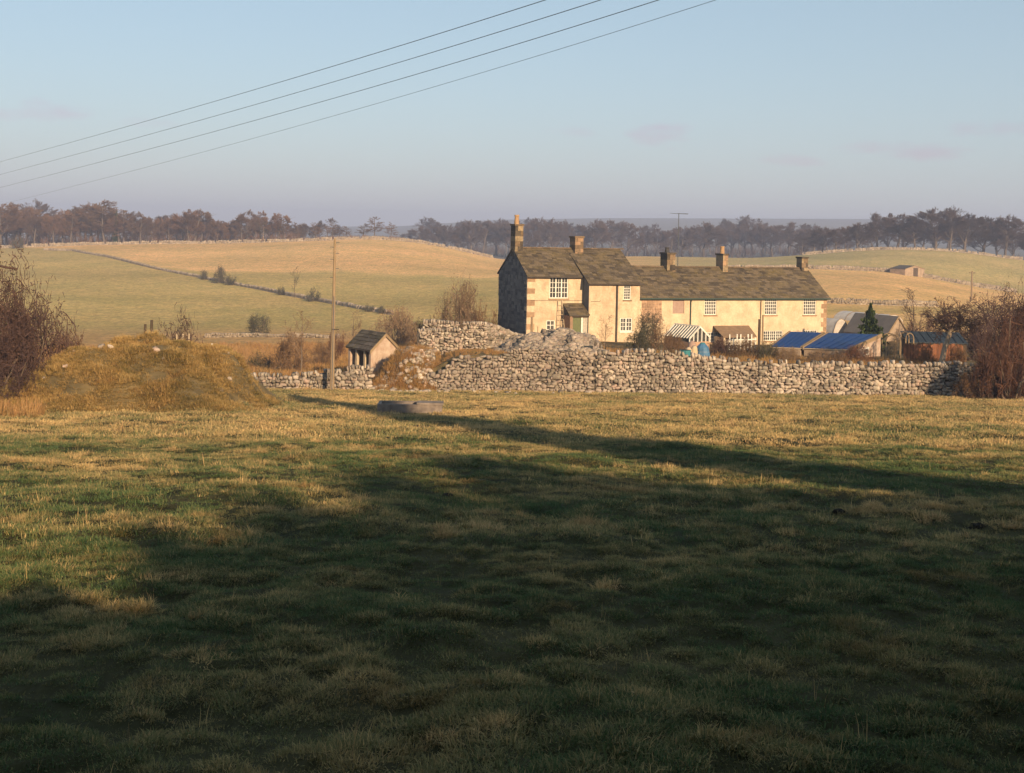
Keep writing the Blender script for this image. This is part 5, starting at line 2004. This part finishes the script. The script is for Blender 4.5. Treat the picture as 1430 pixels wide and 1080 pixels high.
bush(1172, 492, 75, 16, P_bushw[1], 'twig_brown', 'low brown stems by the corner of the larger blue shed', 'garden_shrub')
bush(1250, 458, 86, 14, P_sap[0], 'twig_pale', 'climber stems over the garden arch', 'climber', 'plant', parts=('stems', 'twigs'))
# right hand trees
loc, h = place(1278, 402, 95)
plant(P_sap[1], 'twig_thorn').put('thorn_tree', loc, h, px2m(22, 95), 'thin dark thorn tree behind the garden arch', 'tree')
bush(1288, 438, 100, 24, P_bush[0], 'twig_thorn', 'dark twiggy bush behind the apple tree', 'thorn_bush')
bush(1362, 440, 98, 30, P_bush[2], 'twig_thorn', 'purple-brown bush behind the tarred shed', 'thorn_bush')
bush(1395, 412, 104, 45, P_bush[1], 'twig_thorn', 'tall hazy thorn bush behind the right bramble', 'thorn_bush')
# apple tree with a leaning trunk, sunlight put into its paler bark
random.seed(71)
APPLE = dict(levels=4, child=[0, 8, 7, 5], nseg=[4, 4, 3, 3, 2], wob=[.05, .18, .25, .28, .3], up=[0, .02, .01, .01, .01], ang=[40, 48, 50, 50], lr=[.5, .58, .52, .5], start=[.9, .2, .15, .1], rmin=.012, taper=.6, rr=.55, fall=.25)
pb0 = at(1313, 503, 75.5)
pb0.z = Hs(pb0.x, pb0.y)
ptop = at(1329, 458, 76.2)
segs = []
base = Vector((0, 0, -.15))
tip = ptop - pb0
mid = base.lerp(tip, .5) + Vector((-.08, 0, .03))
for a, b, ra, rb_ in ((base, mid, .20, .15), (mid, tip, .15, .12)):
    segs.append((*a, *b, ra, rb_, 0))
for k in range(11):
    an = 2 * math.pi * k / 11 + random.uniform(-.2, .2)
    d = Vector((math.cos(an) * 1.0, math.sin(an) * .9, random.uniform(.25, 1.1))).normalized()
    grow(segs, tip - Vector((0, 0, random.uniform(0, .25))), d, random.uniform(1.35, 1.9), .06, 1, APPLE)
S = np.array(segs)
ap = empty('apple_tree', pb0, 0, 'small apple tree with leaning trunk coloured as sunlit behind the garden wall', 'tree')
link_mesh('trunk', seg_mesh('trunk', S[S[:, 8] == 0], 8), MT['barklit'], ap)
link_mesh('limbs', seg_mesh('limbs', S[(S[:, 8] > 0) & (S[:, 8] < 3)], 4), MT['bark'], ap)
link_mesh('crown', seg_mesh('crown', S[S[:, 8] >= 3], 3), MT['twig_thorn'], ap)
# brambles and thorn at the right frame edge
random.seed(73)
bush(1420, 446, 69.5, 52, P_fine[0], 'twig_red', 'large reddish bramble thicket at the right frame edge', 'bramble')
bush(1446, 408, 70.5, 62, P_fine[1], 'twig_thorn', 'tall thorn bush cut by the right frame edge', 'thorn_bush')
bush(1384, 494, 68.5, 34, P_fine[1], 'twig_red', 'low bramble hiding the end of the garden wall', 'bramble')
bush(1418, 478, 67.5, 48, P_fine[0], 'twig_red', 'low bramble at the right edge in front of the thicket', 'bramble')
bush(1352, 520, 69, 20, P_bushw[1], 'twig_brown', 'small bramble sprawling onto the garden wall', 'bramble')

# ------------------------------------------------------------------ trees behind the camera that shade the field
random.seed(79)


def shade_tree(x, y, top, hw, kind, twig, label, rz=0):
    g = Hs(x, y)
    plant(kind, twig).put('bare_tree', (x, y, g - .1), CZ + top - g, hw, label, 'tree', rz=rz)


def evergreen(x, y, top, hw, label, me=ROUND):
    g = Hs(x, y)
    o = empty('evergreen_tree', (x, y, g), random.uniform(0, 6), label, 'tree')
    h_ = CZ + top - g
    t_ = TRUNK1.build('trunk', MT['bark'], o)
    t_.scale = (h_ * .8, h_ * .8, h_)
    c_ = link_mesh('crown', me.copy(), MT['evergreen'], o)
    c_.scale = (hw, hw, h_)


DENSE = needle_mesh('crown', 19, 9000, .085, 'round')
DCONE = needle_mesh('crown', 18, 5200, .085)


def caster(px, py, y):
    """where a point at depth y must be for its shadow to fall on the ground seen at this pixel"""
    g = ground_at(px, py, 4, 70)
    t_ = (g.y - y) / -SDIR.y
    return g.x + SDIR.x * t_, g.z + SDIR.z * t_ - CZ


SPARSE = needle_mesh('crown', 29, 1700, .065, 'round')
YC = -8.0
x, z = caster(342, 548, YC)
evergreen(x - .2, YC, z, 3.0, 'tall dark spruce behind the camera, casting the long tongue of shade', DCONE)
x, z = caster(690, 590, YC - 4)
evergreen(x, YC - 4, z, 1.3, 'slim spruce behind the camera to the right of the tall one', DCONE)
for k, (px, py, y, hw) in enumerate(((905, 684, -8, 2.3), (1060, 712, -8, 2.6), (1230, 712, -8.5, 2.8), (1420, 706, -8, 3.0), (1640, 706, -8, 3.2), (1900, 712, -8, 3.4),
                                     (1250, 800, -2.5, 2.2), (1000, 860, -3, 1.9), (700, 800, -5, 2.4), (430, 870, -6, 2.2), (240, 925, -6, 1.5), (60, 848, -5, 1.3), (-60, 850, -5.5, 1.4), (560, 870, -2.5, 1.5), (270, 920, -2.5, 1.4), (850, 830, -2, 1.6), (1500, 760, -1.5, 2.2), (1700, 790, 3.5, 1.7))):  # the nearest ones are added to keep sky light off the foreground
    x, z = caster(px, py, y)
    evergreen(x, y, z, hw, 'unseen dense evergreen in the %s place of the shading hedge behind the camera' % ordinal(k), DENSE)
for k, (x, y, t_, hw) in enumerate(((-5.5, -4, 9, 3.2), (-10, -2, 10, 3.8), (-2, -7.5, 6, 2.6))):  # added out of view to block sky light from the foreground
    evergreen(x, y, t_, hw, 'evergreen added to block sky light, left behind the camera, %s of three' % ordinal(k), DENSE)
evergreen(5.1, 5.5, .3, 1.7, 'evergreen added to darken the foreground, just outside the right frame edge, nearest the camera', DENSE)  # this and the next are added beside the frame to cut sky light
evergreen(7.4, 9, -.1, 2.0, 'second evergreen added to darken the foreground, just outside the right frame edge', DENSE)
SOFT = needle_mesh('crown', 39, 900, .055, 'round')
MEDIUM = needle_mesh('crown', 49, 2200, .06, 'round')
for k, (px, py, y, hw, me) in enumerate(((650, 642, -34, 3.4, MEDIUM), (510, 672, -36, 4.0, SOFT), (360, 702, -36, 3.0, SOFT), (215, 748, -34, 2.2, SOFT), (420, 745, -30, 4.2, MEDIUM), (580, 705, -28, 4.0, MEDIUM),
                                         (260, 820, -30, 2.4, MEDIUM), (90, 880, -32, 1.6, SOFT), (720, 680, -24, 3.4, MEDIUM))):
    x, z = caster(px, py, y)
    evergreen(x, y, z, hw, '%s thin-crowned tree of the belt far behind the camera' % ordinal(k), me)

# ------------------------------------------------------------------ grass
GC = bpy.data.collections.new('grass_tufts')


def blade_mesh(name, n, rad, L, wdt, lean, seed, straw):
    rs = np.random.default_rng(seed)
    a = rs.uniform(0, 6.283, n)
    r = rad * np.sqrt(rs.uniform(0, 1, n))
    b = np.stack([np.cos(a) * r, np.sin(a) * r, np.full(n, -.02)], 1)
    ln = L * rs.uniform(.45, 1.15, n)
    an = a + rs.normal(0, .9, n)
    le = np.clip(lean * rs.uniform(.3, 1.6, n), 0, 1.35)
    d = np.stack([np.cos(an), np.sin(an), np.zeros(n)], 1)
    up = np.array([[0, 0, 1.0]])
    mid = b + (d * np.sin(le * .55)[:, None] + up * np.cos(le * .55)[:, None]) * (ln * .55)[:, None]
    tip = mid + (d * np.sin(le * 1.35)[:, None] + up * np.cos(le * 1.35)[:, None]) * (ln * .45)[:, None]
    sd = np.stack([-np.sin(an + rs.normal(0, .7, n)), np.cos(an), np.zeros(n)], 1)
    w_ = wdt * rs.uniform(.6, 1.4, n)[:, None]
    V = np.stack([b - sd * w_, b + sd * w_, mid + sd * w_ * .8, mid - sd * w_ * .8, tip + sd * w_ * .15, tip - sd * w_ * .15], 1).reshape(-1, 3)
    o = (np.arange(n) * 6)[:, None]
    F = np.stack([o + np.array([[0, 1, 2, 3]]), o + np.array([[3, 2, 4, 5]])], 1).reshape(-1, 4)
    me = np_mesh(name, V, F)
    me.attributes.new('tint', 'FLOAT', 'FACE').data.foreach_set('value', np.repeat(np.clip(rs.normal(straw, .22, n), 0, 1), 2))
    return me


def grass_mat(name, green, green2, straw, straw2, bias=0.0):
    m, t, b = new_mat(name)
    b.inputs['Roughness'].default_value = .8
    b.inputs['Specular IOR Level'].default_value = .15
    a = t.nodes.new('ShaderNodeAttribute')
    a.attribute_name = 'tint'
    oi = t.nodes.new('ShaderNodeObjectInfo')
    n1 = tnoise(t, .22, 4, 'World', .6)
    n2 = tnoise(t, 1.1, 3, 'World', .6)
    f = tmath(t, 'ADD', a.outputs['Fac'], tmath(t, 'MULTIPLY', tmath(t, 'SUBTRACT', n1, .5), 1.8))
    f = tmath(t, 'ADD', f, tmath(t, 'MULTIPLY', tmath(t, 'SUBTRACT', n2, .5), 1.2))
    f = tmath(t, 'ADD', f, bias, True)
    g = mixc(t, oi.outputs['Random'], green, green2)
    s = mixc(t, oi.outputs['Random'], straw, straw2)
    colr = mixc(t, f, g, s)
    n5 = tnoise(t, .8, 4, 'World', .7)
    colr = mixc(t, tramp(t, n5, [(.56, 0.0), (.70, .55)]), colr, (.30, .155, .06))
    n6 = tnoise(t, .5, 5, 'World', .7, (1.3, 1, 1))
    colr = mixc(t, tramp(t, n6, [(.58, 0.0), (.72, .6)]), colr, (.05, .095, .035))
    t.links.new(colr, b.inputs['Base Color'])
    tr_ = t.nodes.new('ShaderNodeBsdfTranslucent')
    t.links.new(colr, tr_.inputs[0])
    mx_ = t.nodes.new('ShaderNodeMixShader')
    mx_.inputs[0].default_value = .25
    t.links.new(b.outputs[0], mx_.inputs[1])
    t.links.new(tr_.outputs[0], mx_.inputs[2])
    out = [n for n in t.nodes if n.type == 'OUTPUT_MATERIAL'][0]
    t.links.new(mx_.outputs[0], out.inputs[0])
    return m


MT['grass'] = grass_mat('meadow_grass', (.052, .100, .040), (.115, .150, .055), (.76, .52, .225), (.54, .34, .165))
MT['mgrass'] = grass_mat('mound_grass', (.12, .10, .035), (.17, .13, .045), (.56, .37, .14), (.44, .27, .10))
MT['rgrass'] = grass_mat('rough_grass', (.22, .15, .055), (.26, .15, .06), (.40, .25, .10), (.36, .19, .08), .2)


def tuft_collection(name, mat, specs):
    c_ = bpy.data.collections.new(name)
    for i, sp in enumerate(specs):
        me = blade_mesh('%s_%02d' % (name, i), *sp)
        me.materials.append(mat)
        c_.objects.link(bpy.data.objects.new('%s_%02d' % (name, i), me))
    return c_


SPECS = [(46, .085, .044, .0025, 1.05, 1, .0), (48, .085, .05, .0025, 1.1, 2, .1), (50, .08, .06, .0024, 1.1, 3, .26), (54, .06, .078, .0022, 1.1, 4, .46), (56, .055, .095, .0020, 1.2, 5, .72),
         (42, .10, .032, .0028, 1.15, 6, .0), (5, .05, .20, .0016, .7, 7, .95)]
C_near = tuft_collection('near_tuft', MT['grass'], SPECS)
FSPECS = [(56, .26, .085, .006, .95, 11, .42), (58, .26, .105, .006, 1.0, 12, .6), (60, .17, .18, .005, .95, 13, .82), (54, .28, .07, .0065, 1.05, 14, .3)]
C_far = tuft_collection('field_tuft', MT['grass'], FSPECS)
C_mound = tuft_collection('mound_tuft', MT['mgrass'], FSPECS)
C_rough = tuft_collection('rough_tuft', MT['rgrass'], [(40, .35, .45, .012, .5, 21, .7), (44, .3, .6, .011, .4, 22, .8), (36, .4, .3, .012, .7, 23, .5)])


def scatter(name, label, coll, pts, idx, rot, scl):
    me = bpy.data.meshes.new(name)
    me.vertices.add(len(pts))
    me.vertices.foreach_set('co', np.asarray(pts, np.float32).ravel())
    me.attributes.new('idx', 'INT', 'POINT').data.foreach_set('value', np.asarray(idx, np.int32))
    me.attributes.new('rot', 'FLOAT_VECTOR', 'POINT').data.foreach_set('vector', np.asarray(rot, np.float32).ravel())
    me.attributes.new('scl', 'FLOAT_VECTOR', 'POINT').data.foreach_set('vector', np.asarray(scl, np.float32).ravel())
    o = link_mesh(name, me, None)
    ng = bpy.data.node_groups.new(name, 'GeometryNodeTree')
    ng.interface.new_socket('Geometry', in_out='INPUT', socket_type='NodeSocketGeometry')
    ng.interface.new_socket('Geometry', in_out='OUTPUT', socket_type='NodeSocketGeometry')
    gi, go = ng.nodes.new('NodeGroupInput'), ng.nodes.new('NodeGroupOutput')
    ci = ng.nodes.new('GeometryNodeCollectionInfo')
    ci.inputs['Collection'].default_value = coll
    ci.inputs['Separate Children'].default_value = True
    ci.inputs['Reset Children'].default_value = True
    ip = ng.nodes.new('GeometryNodeInstanceOnPoints')
    ip.inputs['Pick Instance'].default_value = True
    for nm, ty, sock in (('idx', 'INT', 'Instance Index'), ('rot', 'FLOAT_VECTOR', 'Rotation'), ('scl', 'FLOAT_VECTOR', 'Scale')):
        na = ng.nodes.new('GeometryNodeInputNamedAttribute')
        na.data_type = ty
        na.inputs['Name'].default_value = nm
        ng.links.new(na.outputs['Attribute'], ip.inputs[sock])
    ng.links.new(gi.outputs[0], ip.inputs['Points'])
    ng.links.new(ci.outputs[0], ip.inputs['Instance'])
    ng.links.new(ip.outputs[0], go.inputs[0])
    md = o.modifiers.new('scatter', 'NODES')
    md.node_group = ng
    finish(o, label, 'grass', kind='stuff')


rs = np.random.default_rng(5)


def patch(x, y):
    return (np.sin(.9 * x + 1.7 * np.sin(.35 * y)) * np.cos(.7 * y + .8 * np.sin(.5 * x)) + .6 * np.sin(2.3 * x - 1.9 * y + 1) + .5 * np.sin(3.9 * x + 2.7 * y))


def field_points(y0, y1, dens, kmax=.47):
    n = int(dens * kmax * (y1 * y1 - y0 * y0))
    y = np.sqrt(rs.uniform(y0 * y0, y1 * y1, n))
    x = rs.uniform(-1, 1, n) * (kmax * y + .4)
    return x, y


for nm, lab, y0, y1, dens, tdens, coll, nvar, s0 in (('near_grass', 'tussocky green and straw grass in the shaded foreground', 4.6, 15, 420, 2.2, C_near, 7, 1.0),
                                                     ('middle_grass', 'straw and green grass across the middle of the field', 15, 32, 140, 1.5, C_near, 7, 1.35),
                                                     ('far_grass', 'sunlit golden grass below the garden walls', 32, 71, 26, .5, C_far, 4, 1.0)):
    x, y = field_points(y0, y1, dens)
    hm_ = hummock(x, y)
    keep = rs.uniform(0, 1, len(x)) < np.clip(.55 + .7 * hm_ + np.clip((y - 14) / 40, 0, .6), 0, 1)
    x, y, hm_ = x[keep], y[keep], hm_[keep]
    n = len(x)
    t_ = np.clip(.04 + .44 * hm_ + .34 * (vnoise(x / 1.1, y / 1.0, 5) - .3) + .34 * (vnoise(x / .45, y / .4, 7) - .4) + .2 * (vnoise(x / 6, y / 5, 4) - .4) + rs.normal(0, .12, n), 0, .999)
    t_ = np.clip(t_ - .12 * np.clip((17 - y) / 8, 0, 1), 0, .999)  # tufts turn greener and darker near the camera, shade put into their tint
    if nvar == 7:
        idx = np.array([5, 0, 0, 0, 1, 1, 2, 2, 3, 4])[(t_ * 10).astype(int)]
        idx = np.where(rs.uniform(0, 1, n) < .005, 6, idx)
    else:
        idx = np.array([3, 0, 1, 1, 1])[(t_ * 5).astype(int)]
    sc = np.clip(s0 * (.70 + .36 * hm_ + .35 * (vnoise(x / 3.3, y / 2.9, 15) - .4)) * rs.uniform(.6, 1.4, n), .35, 2.0)
    # tussocks: knots of longer, paler grass leaning outwards
    tx, ty = field_points(y0, y1, tdens)
    tw_ = (hummock(tx, ty) > .45) & (vnoise(tx / 3.1, ty / 2.7, 6) > .3)
    tx, ty = tx[tw_], ty[tw_]
    m_ = 9 if nvar == 7 else 6
    tr_ = rs.uniform(.05, .17, len(tx)) * (1.0 if nvar == 7 else 1.7)
    ox, oy = rs.normal(0, 1, (len(tx), m_)), rs.normal(0, .9, (len(tx), m_))
    x2 = (tx[:, None] + ox * tr_[:, None]).ravel()
    y2 = (ty[:, None] + oy * tr_[:, None]).ravel()
    i2 = np.repeat(rs.choice([2, 3, 3, 4, 2] if nvar == 7 else [2, 2, 1], len(tx)), m_)
    s2 = np.repeat(s0 * rs.uniform(.6, 1.25, len(tx)), m_) * rs.uniform(.7, 1.2, len(x2))
    rx = np.concatenate([rs.normal(0, .12, n), (-oy * .22).ravel()])
    ry = np.concatenate([rs.normal(0, .12, n), (ox * .22).ravel()])
    x, y, idx, sc = np.concatenate([x, x2]), np.concatenate([y, y2]), np.concatenate([idx, i2]), np.concatenate([sc, s2])
    rz = rs.uniform(0, 6.283, len(x))
    rz[n:] *= .0
    keep = (mound_h(x, y) < .3) & (y < 70.9)
    rot = np.stack([rx, ry, rz], 1)[keep]
    x, y, idx, sc = x[keep], y[keep], idx[keep], sc[keep]
    scatter(nm, lab, coll, np.stack([x, y, HM(x, y)], 1), idx, rot, np.stack([sc, sc, sc * rs.uniform(.75, 1.2, len(x))], 1))

# the mound
n = 15000
x = rs.uniform(MX[0], MX[-1], n)
y = rs.uniform(MD_Y - 6.5, MD_Y + 3, n)
k_ = (mound_h(x, y) > .04) & (vnoise(x / .9, y / .8, 8) * .7 + vnoise(x / .35, y / .35, 9) * .3 > rs.uniform(.22, .42, n))
x, y = x[k_], y[k_]
n = len(x)
sc = rs.uniform(.5, 1.2, n) * (1 + .35 * np.sin(2.1 * x + 1.3 * y) * np.sin(1.7 * y - .6 * x))
scatter('mound_grass', 'short tawny grass covering the mound', C_mound, np.stack([x, y, HM(x, y)], 1), rs.integers(0, 4, n), np.stack([rs.normal(0, .15, n), rs.normal(0, .15, n), rs.uniform(0, 6.283, n)], 1), np.stack([sc] * 3, 1))

# rough grass in the valley, the garden and on the banks
XX, YY = [], []
for (pa, pb, ya, yb, nn_) in ((270, 620, 72, 128, 5200), (-60, 270, 72, 128, 1800), (560, 700, 71.8, 76, 260), (840, 1345, 72.2, 80, 1500), (690, 840, 72, 76, 260), (-60, 60, 40, 60, 700)):
    k = rs.uniform(pa, pb, nn_)
    Y = rs.uniform(ya, yb, nn_)
    XX.append((k - CX0) / FPX * Y)
    YY.append(Y)
x, y = np.concatenate(XX), np.concatenate(YY)
n = len(x)
zr = H(x, y)
n0 = len(x)
bk = np.array(BANK)
x, y, zr = np.concatenate([x, bk[:, 0]]), np.concatenate([y, bk[:, 1]]), np.concatenate([zr, bk[:, 2]])
n = len(x)
sc = rs.uniform(.45, 1.1, n) * np.where((y > 71) & (x > 4), .8, 1) * np.where((y < 77) & (x > -7) & (x < 4), .4, 1)
sc[n0:] = rs.uniform(.35, .75, n - n0)
scatter('rough_grass', 'long tawny dead grass in the valley and garden banks', C_rough, np.stack([x, y, zr], 1), rs.integers(0, 3, n), np.stack([rs.normal(0, .15, n), rs.normal(0, .15, n), rs.uniform(0, 6.283, n)], 1), np.stack([sc] * 3, 1))

# ------------------------------------------------------------------ haze
HAZE = 0.00050
hb = MB()
zlo = float(GZ.min()) - 1.0
hb.box(-3900, 3900, -80, 4050, zlo, float(max(GZ.max(), CZ + 30)) + 6)
hz_ = hb.build('haze', None)
hm, t, b = new_mat('haze')
t.nodes.remove(b)
pv = t.nodes.new('ShaderNodeVolumePrincipled')
pv.inputs['Color'].default_value = (.55, .64, .92, 1)
pv.inputs['Density'].default_value = HAZE
pv.inputs['Anisotropy'].default_value = 0.0
out = [n for n in t.nodes if n.type == 'OUTPUT_MATERIAL'][0]
t.links.new(pv.outputs[0], out.inputs['Volume'])
hz_.data.materials.append(hm)
finish(hz_, 'thin blue winter haze hanging over the valley', 'haze', kind='stuff')
